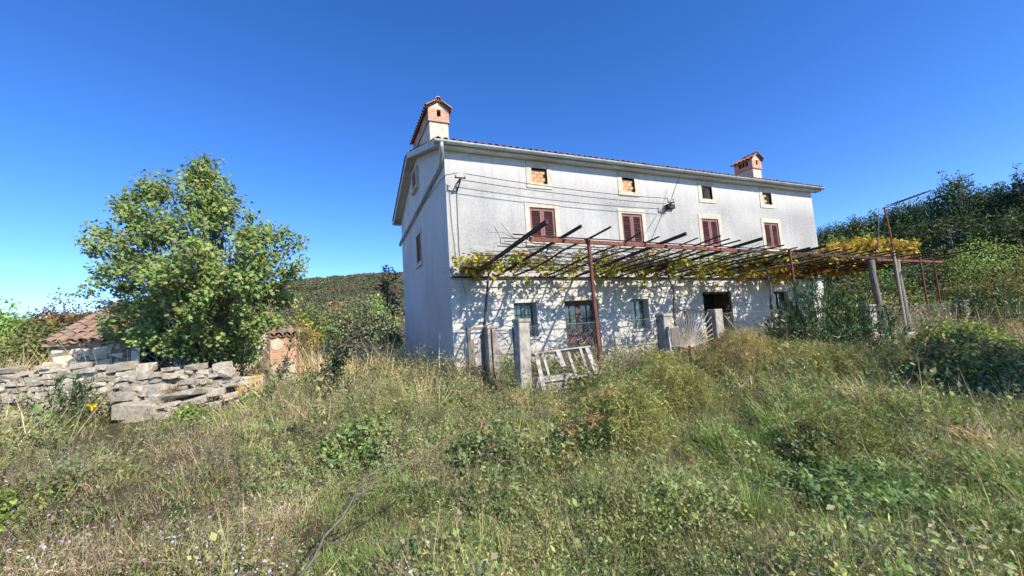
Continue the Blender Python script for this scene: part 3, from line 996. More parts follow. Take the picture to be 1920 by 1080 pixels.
def build_cables():
    def bracket(x, z, label):
        T = thing('insulator_bracket', label, 'bracket', (x, 0, z), 'insulator brackets on the front wall')
        MB().beam((x, -0.002, z - 0.20), (x, -0.36, z - 0.02), 0.035, 0.035).build('strut', 'rustdark', T)
        MB().beam((x, -0.002, z + 0.02), (x, -0.42, z + 0.02), 0.035, 0.035).build('arm', 'rustdark', T)
        MB().beam((x - 0.17, -0.36, z + 0.055), (x + 0.17, -0.36, z + 0.055), 0.035, 0.035).build('cross_arm', 'rustdark', T)
        for dx in (-0.14, 0.14):
            MB().tube([(x + dx, -0.36, z + 0.075), (x + dx, -0.36, z + 0.12), (x + dx, -0.36, z + 0.14), (x + dx, -0.36, z + 0.19), (x + dx, -0.36, z + 0.20), (x + dx, -0.36, z + 0.24)], [0.012, 0.03, 0.02, 0.03, 0.026, 0.012], 8).build('insulator', 'porcelain', T, smooth=True)
        return T
    bracket(0.36, 5.16, 'rusty insulator bracket at the downpipe corner of the front wall')
    T = bracket(8.55, 4.94, 'rusty insulator bracket with junction box mid way along the front wall')
    MB().box((8.62, -0.14, 4.86), (8.98, -0.005, 5.02)).build('junction_box', 'wire', T, bevel=0.01)
    MB().tube([(8.55, -0.30, 4.98), (8.75, -0.40, 5.5), (9.0, -0.50, 6.02)], 0.012, 5).build('stay_rod', 'wire', T)
    lp = [(8.4 + 0.14 * math.cos(a), -0.08, 4.72 + 0.12 * math.sin(a)) for a in np.linspace(0, 2 * math.pi, 13)]
    MB().tube(lp, 0.008, 4).build('cable_loop', 'wire', T)

    def cable(pts, label, r=0.011):
        o = MB().tube(pts, r, 5).build('power_cable', 'wire', None)
        tag(o, label, 'cable', 'cables strung on the house')
    cable(sag((0.5, -0.36, 5.36), (8.41, -0.36, 5.14), 0.10), 'upper black cable strung between the two insulator brackets')
    cable(sag((0.3, -0.36, 5.16), (8.3, -0.36, 4.92), 0.08), 'lower black cable strung between the two insulator brackets')
    cable([(0.3, -0.36, 5.36), (-0.03, -0.20, 5.33), (-0.08, 0.3, 5.33), (-0.06, 2.2, 5.42), (-0.05, 4.3, 5.6)], 'black cable running round the corner onto the shaded gable')
    cable([(0.33, -0.02, 5.0), (0.31, -0.03, 3.2), (0.34, -0.03, 2.2), (0.45, -0.03, 1.75)], 'thin black cable hanging straight down the front wall near the corner', 0.008)
    cable([(0.10, -0.02, 4.95), (0.12, -0.03, 4.0), (0.22, -0.03, 2.6)], 'thin black cable slanting down beside the downpipe corner', 0.007)
    cable(sag((8.3, -0.3, 4.85), (5.6, -1.9, 2.62), 0.05), 'black cable slanting from the junction box down to the pergola', 0.010)


build_cables()


# ------------------------------------------------------------------ stones
def rock_meshes(n, mat, name='stone', pts=15, seed=3):
    g = np.random.default_rng(seed)
    out = []
    for _ in range(n):
        bm = bmesh.new()
        for sx in (-1, 1):
            for sy in (-1, 1):
                for sz in (-1, 1):
                    bm.verts.new((sx * g.uniform(0.33, 0.5), sy * g.uniform(0.34, 0.5), sz * g.uniform(0.3, 0.5)))
        for _ in range(pts - 8):
            p = g.normal(size=3)
            p /= max(abs(p))
            p *= g.uniform(0.42, 0.5)
            bm.verts.new(p)
        r = bmesh.ops.convex_hull(bm, input=bm.verts[:])
        dead = {v for e in (r['geom_interior'], r['geom_unused']) for v in e if isinstance(v, bmesh.types.BMVert)}
        bmesh.ops.delete(bm, geom=list(dead), context='VERTS')
        bmesh.ops.bevel(bm, geom=bm.edges[:], offset=0.014, segments=1, affect='EDGES')
        me = bpy.data.meshes.new(name)
        bm.to_mesh(me)
        bm.free()
        me.materials.append(M[mat])
        out.append(me)
    return out


ROCK = rock_meshes(18, 'stone')
WROCK = rock_meshes(8, 'whitestone', pts=10, seed=5)


def put_stone(parent, c, size, yaw=0.0, tilt=(0, 0), meshes=None, k=None, name='stone'):
    me = (meshes or ROCK)[rng.integers(len(meshes or ROCK)) if k is None else k]
    m = Matrix.Translation(Vector([float(q) for q in c])) @ Matrix.Rotation(float(yaw), 4, 'Z') @ Matrix.Rotation(float(tilt[0]), 4, 'X') @ Matrix.Rotation(float(tilt[1]), 4, 'Y') @ Matrix.Diagonal((*[float(q) for q in size], 1))
    return inst(name, me, parent, m)


def stone_courses(parent, A, B, ztop, zbot, depth, hmin=0.09, hmax=0.17, wmin=0.14, wmax=0.42, meshes=None, cut=None):
    """courses of stones from A to B (xy); ztop is a function of the fraction along"""
    A, B = np.array(A, float), np.array(B, float)
    L = np.linalg.norm(B - A)
    d = (B - A) / L
    yaw = math.atan2(d[1], d[0])
    z = zbot
    n = 0
    while True:
        h = rng.uniform(hmin, hmax)
        s = -rng.uniform(0, 0.2)
        any_ = False
        while s < L:
            w = rng.uniform(wmin, wmax) * (1.0 if rng.random() > 0.15 else 1.35)
            c = s + w / 2
            if 0 <= c <= L and z + h * 0.55 < ztop(c / L) and not (cut and cut(c, z + h / 2)):
                p = A + d * c
                hh = min(h, ztop(c / L) - z + 0.05) * rng.uniform(0.95, 1.2)
                put_stone(parent, (p[0] + rng.normal(0, 0.02), p[1] + rng.normal(0, 0.02), z + h / 2 + rng.normal(0, 0.012)), (w * 1.12, depth * rng.uniform(0.8, 1.2), hh * 1.12), yaw + rng.normal(0, 0.05), (rng.normal(0, 0.10), rng.normal(0, 0.12)), meshes)
                n += 1
                any_ = True
            s += w
        z += h
        if z > max(ztop(t / 20) for t in range(21)):
            break
    return n


def build_stonework():
    # dry stone wall in front of the hut
    W = thing('dry_stone_wall', 'long low dry stone wall of grey limestone before the small hut', 'wall', (-7.5, -0.4, -0.8))
    A, B = (-10.6, 0.55), (-5.15, -1.26)
    prof = lambda t: np.interp(t, [0, 0.2, 0.3, 0.5, 0.6, 0.75, 0.85, 1.0], [0.36, 0.42, 0.46, 0.42, 0.33, 0.24, 0.24, 0.20])
    stone_courses(W, A, B, prof, -0.70, 0.32, 0.075, 0.135, 0.10, 0.30)
    d = np.array(B) - np.array(A)
    d /= np.linalg.norm(d)
    nrm = np.array([-d[1], d[0]])
    q = MB()
    a0, b0 = np.array(A) + nrm * 0.12, np.array(B) + nrm * 0.12 - d * 0.1
    for t0, t1 in zip(np.linspace(0, 0.9, 10), np.linspace(0.1, 1, 10)):
        p0, p1 = a0 + (b0 - a0) * t0, a0 + (b0 - a0) * t1
        zt = float(min(prof(t0), prof(t1))) - 0.09
        q.beam((*p0, (zt - 1.0) / 2), (*p1, (zt - 1.0) / 2), 0.34, zt + 1.0)
    q.build('rubble_core', 'rubblecore', W)
    # big cap boulders
    for px, py_, w, h in ((245, 672, 0.62, 0.24), (285, 676, 0.40, 0.26), (170, 668, 0.5, 0.15), (120, 668, 0.42, 0.14), (215, 680, 0.35, 0.13), (325, 684, 0.3, 0.1), (370, 676, 0.45, 0.17), (415, 676, 0.4, 0.2), (60, 676, 0.45, 0.14), (20, 684, 0.5, 0.14)):
        t = np.interp(px, [0, 435], [0.13, 1.0])
        p = np.array(A) + (np.array(B) - np.array(A)) * t
        put_stone(W, (p[0], p[1], float(prof(t)) + h * 0.25), (w * 0.72, 0.36, h * 0.8), math.atan2(d[1], d[0]) + rng.normal(0, 0.1), (rng.normal(0, 0.05), rng.normal(0, 0.08)))
    for _ in range(12):
        p = np.array(B) + np.array([rng.uniform(-0.25, 0.55), rng.uniform(-0.4, 0.2)])
        w_ = rng.uniform(0.09, 0.24)
        put_stone(W, (p[0], p[1], ground_z(p[0], p[1]) + w_ * 0.25 + max(0.0, 0.5 - 1.3 * (p[0] - B[0] + 0.25)) * rng.random()), (w_ * 1.3, w_, w_ * 0.7), rng.uniform(0, 3), (rng.normal(0, 0.25), rng.normal(0, 0.25)))
    # the stub that steps forward from the wall and its tumbled slabs
    S = thing('stone_stub_wall', 'stub of stacked flat stones stepping forward from the low wall', 'wall', (-6.6, -1.2, -0.8))
    stone_courses(S, (-7.15, -0.85), (-6.25, -1.15), lambda t: 0.30 - 0.12 * t, -0.78, 0.30, 0.06, 0.11, 0.12, 0.27)
    stone_courses(S, (-7.0, -1.15), (-6.2, -1.45), lambda t: 0.0 - 0.05 * t, -0.78, 0.30, 0.06, 0.11, 0.12, 0.27)
    G = thing('tumbled_stone_slabs', 'heap of tumbled flat limestone slabs at the end of the stub wall', 'stones', (-6.1, -1.9, -0.8))
    yw = -0.42
    for px, py_, dd, sz, tilt, k in (
            (262, 768, 7.85, (0.86, 0.5, 0.30), (0.10, 0.05), 2), (350, 738, 8.0, (0.86, 0.6, 0.13), (-0.05, -0.14), 4),
            (303, 746, 7.9, (0.30, 0.35, 0.20), (0, 0.1), 5), (325, 757, 7.9, (0.55, 0.4, 0.11), (0, -0.1), 6),
            (362, 753, 7.9, (0.32, 0.36, 0.15), (0.1, -0.1), 7), (325, 765, 7.8, (0.22, 0.3, 0.09), (0, 0.2), 8),
            (313, 776, 7.75, (0.34, 0.36, 0.13), (0.1, -0.08), 9), (360, 776, 7.8, (0.68, 0.45, 0.30), (0.05, -0.06), 10),
            (392, 768, 7.85, (0.30, 0.36, 0.34), (0, 0.1), 11), (275, 793, 7.7, (0.7, 0.4, 0.16), (0.1, 0.1), 12),
            (335, 797, 7.65, (0.6, 0.4, 0.18), (0.2, -0.05), 13), (400, 735, 8.2, (0.36, 0.3, 0.16), (0, 0), 3), (240, 742, 8.1, (0.5, 0.4, 0.2), (0.05, 0), 1), (290, 730, 8.2, (0.4, 0.4, 0.2), (0.05, 0), 0)):
        put_stone(G, at(px, py_, dd), sz, yw + rng.normal(0, 0.06), tilt, k=k, name='slab')
    # odd stones half buried in the weeds
    for px, py_, dd, w in ((40, 818, 6.0, 0.22), (28, 822, 5.9, 0.16), (470, 705, 9.0, 0.3)):
        p = at(px, py_, dd)
        p[2] = ground_z(p[0], p[1]) + w * 0.25
        o = put_stone(None, p, (w, w * 0.8, w * 0.6), 1.0)
        tag(o, {40: 'pale field stone half buried in brown weeds at the left edge', 28: 'smaller pale stone in brown weeds at the left edge', 470: 'grey stone lying past the end of the low wall'}[px], 'stone', 'loose field stones')
        o.name = 'field_stone'


build_stonework()


# ------------------------------------------------------------------ small stone hut with its barrel-tile roof
def build_hut():
    X0, X1, Y0, Y1 = -11.25, -5.7, 5.72, 9.9
    zE = 1.10
    T = thing('stone_hut', 'small whitewashed stone hut with a mossy barrel tile roof behind the tree', 'hut', ((X0 + X1) / 2, (Y0 + Y1) / 2, -0.6))
    door = (-9.05, -8.15, 0.98)
    win = (-9.72, -9.35, 0.2, 0.75)
    holes = [(door[0], door[1], -0.9, door[2])]
    q = MB()
    wall_panel(q, lambda u, w, z: (u, Y0 + w, z), X0, X1, -0.9, zE, holes, 0.4)
    w = q.build('front_wall', 'mortar', T)
    stone_courses(w, (X0 + 0.05, Y0 + 0.05), (X1, Y0 + 0.05), lambda t: zE - 0.02, -0.75, 0.16, 0.14, 0.24, 0.28, 0.62, WROCK,
                  cut=lambda s, z: door[0] - 0.25 < X0 + s < door[1] + 0.25 and z < door[2] + 0.15)
    MB().box((door[0] - 0.5, Y0 - 0.06, door[2]), (door[1] + 0.3, Y0 + 0.3, door[2] + 0.16)).build('lintel', 'whitestone', w, bevel=0.02)
    MB().box((door[0] - 0.22, Y0 - 0.05, -0.8), (door[0], Y0 + 0.3, door[2] - 0.002)).build('door_jamb', 'whitestone', w, bevel=0.015)
    MB().box((door[1], Y0 - 0.05, -0.8), (door[1] + 0.22, Y0 + 0.3, door[2] - 0.002)).build('door_jamb', 'whitestone', w, bevel=0.015)
    zr = 2.65
    for X in (X0, X1):
        MB().add([(X, Y0, -0.9), (X, Y1, -0.9), (X, Y1, zr - 0.12), (X, Y0, zE - 0.1)], [(0, 1, 2, 3)]).build('side_wall', 'mortar', T)
    MB().add([(X0, Y1, -0.9), (X1, Y1, -0.9), (X1, Y1, zr - 0.1), (X0, Y1, zr - 0.1)], [(0, 1, 2, 3)]).build('back_wall', 'mortar', T)
    MB().box((X0 + 0.3, Y0 + 0.6, -0.9), (X1 - 0.3, Y1 - 0.3, zE - 0.1)).build('painted_room_dark', 'dark', T)  # solid near-black box; the shade inside the hut is painted as its colour
    ye = Y0 - 0.16
    pit = math.atan2(zr - zE, Y1 - ye)
    P = [(X0 - 0.12, ye, zE), (X1 + 0.12, ye, zE), (X1 + 0.12, Y1 + 0.1, zr), (X0 - 0.12, Y1 + 0.1, zr)]
    R = MB().add(P + [(x, y, z - 0.07) for x, y, z in P], [(0, 1, 2, 3), (7, 6, 5, 4), (0, 4, 5, 1), (1, 5, 6, 2), (2, 6, 7, 3), (3, 7, 4, 0)]).build('roof', 'oldtile', T)
    cov = tile_mesh('hut_cover_tile', 'oldtile', 0.46, 0.25, 0.20, 0.018, True, 7)
    pan = tile_mesh('hut_pan_tile', 'oldtile', 0.46, 0.24, 0.19, 0.018, False, 7)
    dirv = Vector((0, math.cos(pit), math.sin(pit)))
    rest = MB()
    cnt = 0
    for row in range(12):
        for i in range(21):
            x = X0 + i * 0.275
            for me, dz, dx in ((pan, 0.105, 0.137), (cov, 0.075, 0.0)):
                if me is pan and i == 20:
                    continue
                b = Vector((x + dx, ye, zE)) + dirv * (-0.08 + row * 0.375)
                m = Matrix.Translation(b + Vector((rng.normal(0, 0.012), rng.normal(0, 0.02), dz + rng.normal(0, 0.008)))) @ Matrix.Rotation(pit - 0.045 + rng.normal(0, 0.02), 4, 'X') @ Matrix.Rotation(rng.normal(0, 0.05), 4, 'Z') @ Matrix.Rotation(rng.normal(0, 0.06), 4, 'Y')
                if i < 9 or row > 9:
                    inst('tile', me, R, m)
                    cnt += 1
                else:
                    rest.add([m @ v.co for v in me.vertices], [tuple(p.vertices) for p in me.polygons])
    o = rest.build('tile_field', 'oldtile', R)
    o['kind'] = 'stuff'
    for i in range(14):
        m = Matrix.Translation((X0 - 0.15 + i * 0.41, Y1 + 0.05, zr + 0.06)) @ Matrix.Rotation(-math.pi / 2, 4, 'Z')
        inst('ridge_tile', cov, R, m)
    # little brick outhouse beyond the hut's corner
    x0, x1, y0, y1 = -5.02, -4.28, 3.05, 4.3
    U = thing('brick_outhouse', 'narrow crumbling brick outhouse with a few curved roof tiles', 'outhouse', ((x0 + x1) / 2, (y0 + y1) / 2, -0.7))
    MB().box((x0, y0, -0.9), (x1, y1, 0.86)).build('wall', 'brick', U, bevel=0.02)
    # remains of render over the brick
    for a, b, c, d in ((x0 - 0.002, x0 + 0.4, 0.45, 0.85), (x1 - 0.42, x1 + 0.004, -0.8, 0.22), (x0 - 0.002, x0 + 0.3, -0.7, 0.1)):
        q = MB()
        n = 12
        ring = [((a + b) / 2 + (b - a) / 2 * math.cos(t) * rng.uniform(0.8, 1.0), (c + d) / 2 + (d - c) / 2 * math.sin(t) * rng.uniform(0.8, 1.0)) for t in np.linspace(0, 2 * math.pi, n, endpoint=False)]
        q.add([(x, y0 - 0.018, z) for x, z in ring] + [(x, y0 + 0.002, z) for x, z in ring], [tuple(range(n))[::-1]] + [(i, (i + 1) % n, (i + 1) % n + n, i + n) for i in range(n)])
        q.build('render_patch', 'trim', U)
    # slope falls to the side: rafters' ends show a scalloped row of tiles to the front
    for j in range(3):
        for i in range(4):
            for me, dz, dx in ((pan, 0.10, 0.12), (cov, 0.07, 0.0)):
                if me is pan and i == 3:
                    continue
                m = Matrix.Translation((x0 + 0.02 + i * 0.235 + dx, y0 - 0.08 + j * 0.42, 0.86 + dz + j * 0.06)) @ Matrix.Rotation(0.14 + rng.normal(0, 0.02), 4, 'X') @ Matrix.Rotation(rng.normal(0, 0.05), 4, 'Z')
                inst('tile', me, U, m)
    # broken concrete trough with lichen between hut and outhouse
    p = at(462, 708, 10.2)
    o = MB().box((p[0] - 0.25, p[1] - 0.2, -0.8), (p[0] + 0.38, p[1] + 0.25, p[2] + 0.03)).build('concrete_block', 'concrete_yellow', None, bevel=0.02)
    tag(o, 'broken concrete block with orange lichen beyond the end of the low wall', 'concrete block')


build_hut()


# ------------------------------------------------------------------ pergola
def beam_z(x):
    return 2.46 - 0.0215 * x


def build_pergola():
    T = thing('pergola', 'long rusty pergola of steel posts and dark poles along the front of the house', 'pergola', (8.5, -4.3, -0.7))
    YF = -4.3
    # front beam: a brick-red angle bar, then darker pole work
    MB().beam((0.55, YF, beam_z(0.55)), (6.6, YF, beam_z(6.6)), 0.05, 0.085).build('front_beam', 'rust', T)
    MB().beam((6.6, YF, beam_z(6.6)), (13.6, YF, beam_z(13.6)), 0.05, 0.07).build('front_beam', 'rustdark', T)
    MB().beam((13.0, YF - 0.03, beam_z(13.6) - 0.05), (17.2, YF - 0.03, beam_z(17.2) - 0.02), 0.05, 0.07).build('front_beam', 'rust', T)
    for x, nm, r in ((1.95, 'rust', 0.042), (8.68, 'rust', 0.038), (15.65, 'rust', 0.035), (16.55, 'rust', 0.03)):
        z = beam_z(x) + 0.08
        o = MB().tube([(x, YF - 0.055, z), (x + 0.02, YF - 0.05, 1.0), (x + 0.06, YF - 0.04, -0.9)], r, 8).build('post', nm, T)
    # two rough timber posts at the far end
    for x, lean in ((12.8, 0.04), (14.3, 0.02)):
        pts = [(x, YF, 2.12), (x + 0.03, YF + 0.05, 1.6), (x - 0.02 + lean, YF, 0.9), (x + 0.05 + lean, YF + 0.03, 0.2), (x + 0.03 + lean, YF, -0.9)]
        MB().tube(pts, [0.085, 0.10, 0.095, 0.11, 0.13], 7).build('timber_post', 'oldwood', T, smooth=True)
    MB().beam((0.0, -0.06, 2.28), (HL, -0.06, 2.05), 0.05, 0.05).build('wall_plate', 'rustdark', T)
    # rafters from the wall plate out over the beam
    spec = [(0.62, 0.07, 0.66, 'b'), (1.42, 0.05, 0.62, 'b'), (2.0, 0.028, 0.75, 'p'), (2.9, 0.025, 0.55, 'p'), (3.55, 0.022, 0.45, 'p'), (4.25, 0.06, 0.6, 'b'), (4.75, 0.02, 0.5, 'p'),
            (5.2, 0.024, 0.75, 'p'), (5.65, 0.022, 0.6, 'p'), (6.05, 0.024, 0.55, 'p'), (6.75, 0.06, 0.65, 'b'), (7.3, 0.02, 0.4, 'p'), (7.9, 0.024, 0.5, 'p'), (8.5, 0.02, 0.4, 'p'), (9.1, 0.03, 0.4, 'p'), (9.7, 0.055, 0.45, 'b'),
            (10.3, 0.024, 0.4, 'p'), (10.9, 0.022, 0.5, 'p'), (11.5, 0.026, 0.3, 'p'), (12.1, 0.024, 0.5, 'p'), (12.7, 0.022, 0.6, 'p'), (13.3, 0.026, 0.9, 'p'), (13.9, 0.022, 0.4, 'p'), (14.6, 0.03, 1.2, 'p'), (15.3, 0.026, 0.5, 'p'), (16.0, 0.03, 1.6, 'p'), (16.7, 0.026, 0.6, 'p'), (17.3, 0.026, 0.4, 'p')]
    for x, r, over, kind in spec:
        y0, y1 = -0.1, YF - over
        z0 = 2.30 - 0.0125 * x
        zf = beam_z(x) + 0.06 + r
        sl = (zf - z0) / (YF - y0)
        z1 = z0 + sl * (y1 - y0)
        xw, xf = x + rng.normal(0, 0.12), x + rng.normal(0, 0.05)
        if x > 17.6:
            continue
        if kind == 'b':
            MB().beam((x, y0, z0), (x, y1, z1 + 0.02), r * 0.75, r * 1.25).build('rafter', 'rustdark', T)
        else:
            pts = []
            n = 8
            for k in range(n + 1):
                t = k / n
                wob = 0.035 * math.sin(t * 7 + x * 3) + rng.normal(0, 0.012)
                pts.append((xw + (xf - xw) * t + wob, y0 + (y1 - y0) * t, z0 + (z1 - z0) * t + 0.02 * math.sin(t * 9 + x) + (0.05 * (t - 0.85) * 6 if t > 0.85 and x < 3 else 0)))
            MB().tube(pts, list(np.linspace(r * 1.1, r * 0.8, n + 1)), 6).build('rafter', 'rustdark', T)
    # laths and wires laid the long way over the rafters
    for j, (y, r) in enumerate(((-0.55, 0.018), (-1.0, 0.010), (-1.4, 0.020), (-1.85, 0.010), (-2.25, 0.016), (-2.7, 0.009), (-3.1, 0.013), (-3.45, 0.009), (-3.8, 0.011), (-4.05, 0.015))):
        pts = []
        x0 = 0.1 + 0.3 * rng.random()
        for k in range(15):
            x = x0 + (17.2 - x0) * k / 14
            z0 = 2.30 - 0.0125 * x
            t = (y + 0.1) / (-4.2)
            z = z0 + (beam_z(x) + 0.06 - z0) * t + 0.10 + rng.normal(0, 0.012)
            pts.append((x, y + rng.normal(0, 0.03), z))
        MB().tube(pts, r, 5).build('lath', 'rustdark' if r > 0.0125 else 'wire', T)
    # leaning mast with a long home-made aerial
    A = thing('aerial_mast', 'tall thin rusty mast with a long sloping aerial boom', 'mast', (14.0, -4.36, -0.7))
    MB().tube([(13.93, -4.42, -0.9), (13.96, -4.40, 1.0), (14.0, -4.38, 2.4)], 0.035, 7).build('lower_pole', 'palegate', A)
    MB().tube([(14.0, -4.38, 2.4), (13.99, -4.36, 3.3), (13.95, -4.34, 3.92)], 0.03, 7).build('upper_pole', 'rust', A)
    a, b = Vector((13.85, -4.34, 3.86)), Vector((17.3, -4.3, 4.74))
    MB().beam(a, b, 0.035, 0.03).build('boom', 'rustdark', A)
    MB().tube([a + (b - a) * 0.03 - Vector((0, 0, 0.06)), a + (b - a) * 0.28 + Vector((0, 0, -0.22)), a + (b - a) * 0.42 - Vector((0, 0, 0.03))], 0.014, 5).build('boom_brace', 'rustdark', A)
    for k in range(9):
        p = a + (b - a) * (0.22 + 0.09 * k)
        MB().tube([p + Vector((0, -0.24 + 0.012 * k, 0.03)), p + Vector((0, 0.24 - 0.012 * k, 0.03))], 0.010, 5).build('aerial_rod', 'fencewire', A)
    MB().tube(sag((13.6, -4.34, 3.86), (13.3, -4.3, 2.45), 0.0), 0.012, 5).build('aerial_lead', 'fencewire', A)


build_pergola()


# ------------------------------------------------------------------ yard fence: concrete pillars, chain link, gates
def build_fence():
    def pillar(x, y, zt, w, d, label, lean=(0, 0), cap=True, yaw=0.0):
        T = thing('concrete_pillar', label, 'pillar', (x, y, -0.75), 'concrete fence pillars of the yard')
        rot = Matrix.Rotation(yaw, 3, 'Z') @ Matrix.Rotation(lean[0], 3, 'X') @ Matrix.Rotation(lean[1], 3, 'Y')
        o = (x, y, -0.75)
        MB().box((x - w / 2, y - d / 2, -1.05), (x + w / 2, y + d / 2, zt - (0.07 if cap else 0)), rot, o).build('shaft', 'concrete', T, bevel=0.012)
        if cap:
            MB().box((x - w / 2 - 0.02, y - d / 2 - 0.02, zt - 0.07), (x + w / 2 + 0.02, y + d / 2 + 0.02, zt), rot, o).build('cap', 'concrete', T, bevel=0.012)
        return T
    pillar(0.17, -4.35, 0.82, 0.24, 0.24, 'tall leaning concrete pillar standing beside the fallen white gate', (0.0, 0.03), yaw=0.08)
    pillar(0.13, -2.8, 0.74, 0.25, 0.25, 'concrete pillar beside the narrow wooden wicket near the gable corner', yaw=0.05)
    pillar(3.80, -4.35, 0.76, 0.25, 0.25, 'concrete pillar with a meter box on its face beside the sunburst gate', (0.02, 0.02))
    pillar(5.48, -4.35, 0.80, 0.26, 0.24, 'bare concrete pillar on the far side of the sunburst gate', (0, 0.02), cap=False)
    pillar(11.9, -4.4, 0.68, 0.34, 0.3, 'concrete pillar standing beyond the oleander bush', (0, 0.03))
    pillar(17.72, -4.45, 0.64, 0.36, 0.3, 'concrete pillar at the far end of the pergola', (0.0, 0.01))
    # meter box on the pillar
    B = thing('meter_box', 'grey metal meter box fixed to the pillar beside the sunburst gate', 'meter box', (4.0, -4.47, 0.1))
    MB().box((3.74, -4.60, 0.0), (4.04, -4.485, 0.46)).build('case', 'concrete', B, bevel=0.01)
    MB().box((3.77, -4.615, 0.04), (4.01, -4.602, 0.42)).build('lid', 'oldwood', B)
    # low plinth under the fence
    for x0, x1, zt, lab in ((0.31, 1.25, -0.34, 'short concrete plinth running from the tall pillar behind the fallen gate'), (12.1, 13.2, -0.26, 'short pale concrete plinth beyond the oleander bush')):
        o = MB().box((x0, -4.47, -1.0), (x1, -4.27, zt)).build('concrete_plinth', 'concrete', None, bevel=0.02)
        tag(o, lab, 'plinth')
    # chain link
    def chain(p0, p1, z0, z1, label, step=0.085):
        a, b = Vector(p0), Vector(p1)
        L = (b - a).length
        d = (b - a) / L
        F = thing('chain_link_fence', label, 'fence', ((a + b) / 2)[:2] + (-0.7,), 'chain link panels of the yard fence')
        q = MB()
        H = z1 - z0
        n = int((L + H) / step)
        for k in range(n):
            s = -H + k * step
            t0, t1 = max(s, 0), min(s + H, L)
            if t1 - t0 < 0.02:
                continue
            q.tube([a + d * t0 + Vector((0, 0, z0 + t0 - s)), a + d * t1 + Vector((0, 0, z0 + t1 - s))], 0.0019, 3, False)
            q.tube([a + d * t0 + Vector((0, -0.003, z1 - t0 + s)), a + d * t1 + Vector((0, -0.003, z1 - t1 + s))], 0.0019, 3, False)
        o = q.build('wire_mesh', 'fencewire', F)
        o['kind'] = 'stuff'
        for z in (z1 + 0.005, (z0 + z1) / 2):
            MB().tube([a + Vector((0, 0.004, z)), b + Vector((0, 0.004, z))], 0.005, 4).build('line_wire', 'fencewire', F)
        for e in (a, b):
            MB().tube([e + Vector((0, 0.02, -0.9)), e + Vector((0, 0.02, z1 + 0.05))], 0.018, 6).build('stake', 'rustdark', F)
    chain((0.32, -4.36, 0), (3.64, -4.36, 0), -0.45, 0.66, 'chain link panel before the front door, from tall pillar to meter box pillar')
    chain((5.64, -4.36, 0), (8.6, -4.36, 0), -0.4, 0.68, 'chain link panel before the open stable door')
    chain((0.10, -4.2, 0), (0.10, -2.96, 0), -0.4, 0.62, 'short chain link panel running back from the tall leaning pillar')
    chain((12.1, -4.40, 0), (17.5, -4.45, 0), -0.35, 0.55, 'chain link panel under the far end of the pergola')
    # narrow wooden wicket beside the gable corner
    W = thing('wooden_wicket', 'narrow grey wooden wicket of upright boards near the gable corner', 'gate', (-0.17, -2.65, -0.75))
    for x in (-0.36, 0.0):
        MB().box((x - 0.04, -2.72, -0.95), (x + 0.04, -2.64, 0.70)).build('post', 'oldwood', W)
    MB().box((-0.40, -2.73, 0.66), (0.05, -2.63, 0.73)).build('top_rail', 'oldwood', W)
    for k, x in enumerate((-0.26, -0.15, -0.06)):
        MB().box((x - 0.035, -2.70, -0.8), (x + 0.03, -2.68, 0.46 + 0.05 * k), Matrix.Rotation(rng.normal(0, 0.03), 3, 'Y')).build('board', 'oldwood' if k != 1 else 'whitewood', W)
    # old wire hoop hanging on the wicket
    lp = [(-0.50 + 0.13 * math.cos(t), -2.76, 0.50 + 0.13 * math.sin(t)) for t in np.linspace(0, 2 * math.pi, 17)]
    tag(MB().tube(lp, 0.007, 4).build('wire_hoop', 'rustdark', None), 'thin rusty wire hoop hanging beside the wooden wicket', 'hoop')

    # fallen white gate leaning on the plinth
    G = thing('fallen_white_gate', 'fallen white wooden gate leaning askew beside the tall concrete pillar', 'gate', (1.1, -4.6, -0.7))
    c = [Vector(at(*q)) for q in ((1003, 664, 8.30), (1102, 652, 8.55), (1120, 700, 8.15), (1014, 718, 7.85))]
    nrm = (c[1] - c[0]).cross(c[3] - c[0]).normalized()
    ex = (c[1] - c[0]).normalized()
    MB().beam(c[0] - ex * 0.06, c[1] + ex * 0.05, 0.035, 0.085, nrm).build('rail', 'whitewood', G)
    MB().beam(c[3] - ex * 0.05, c[3] + ex * 0.45, 0.035, 0.07, nrm).build('rail', 'whitewood', G)
    MB().beam(c[3] + ex * 0.62, c[2] + ex * 0.08, 0.035, 0.07, nrm).build('rail', 'whitewood', G)
    for t, t2, w, f0, f1 in ((0.02, 0.02, 0.08, 0.0, 1.28), (0.13, 0.16, 0.045, 0.0, 1.0), (0.42, 0.45, 0.10, 0.0, 0.62), (0.60, 0.61, 0.05, 0.1, 1.0), (0.84, 0.83, 0.05, 0.0, 1.0), (0.97, 0.97, 0.085, 0.0, 1.06)):
        p = c[0].lerp(c[1], t) - nrm * 0.035
        e = c[3].lerp(c[2], t2) - nrm * 0.035
        MB().beam(p.lerp(e, f0), p.lerp(e, f1), w, 0.02, nrm).build('board', 'whitewood', G)

    # sunburst gate: pale rods fanning from a red hub inside a dark frame
    S = thing('sunburst_gate', 'wrought iron gate with pale rods fanning like a sunburst from a red hub', 'gate', (4.62, -4.36, -0.7))
    hub = Vector((4.48, -4.40, -0.08))
    xl, xr = 3.96, 5.32
    apex = Vector((4.50, -4.37, 0.84))
    MB().beam((xl, -4.37, 0.70), apex, 0.022, 0.03).build('top_bar', 'rustdark', S)
    MB().beam(apex, (xr, -4.37, 0.72), 0.022, 0.03).build('top_bar', 'rustdark', S)
    for x in (xl, xr):
        MB().beam((x, -4.37, -0.75), (x, -4.37, 0.71), 0.03, 0.03).build('stile', 'rustdark', S)
    for x in (4.485, 4.525):
        MB().beam((x, -4.385, -0.75), (x, -4.385, 0.80), 0.026, 0.02).build('meeting_stile', 'rustdark', S)
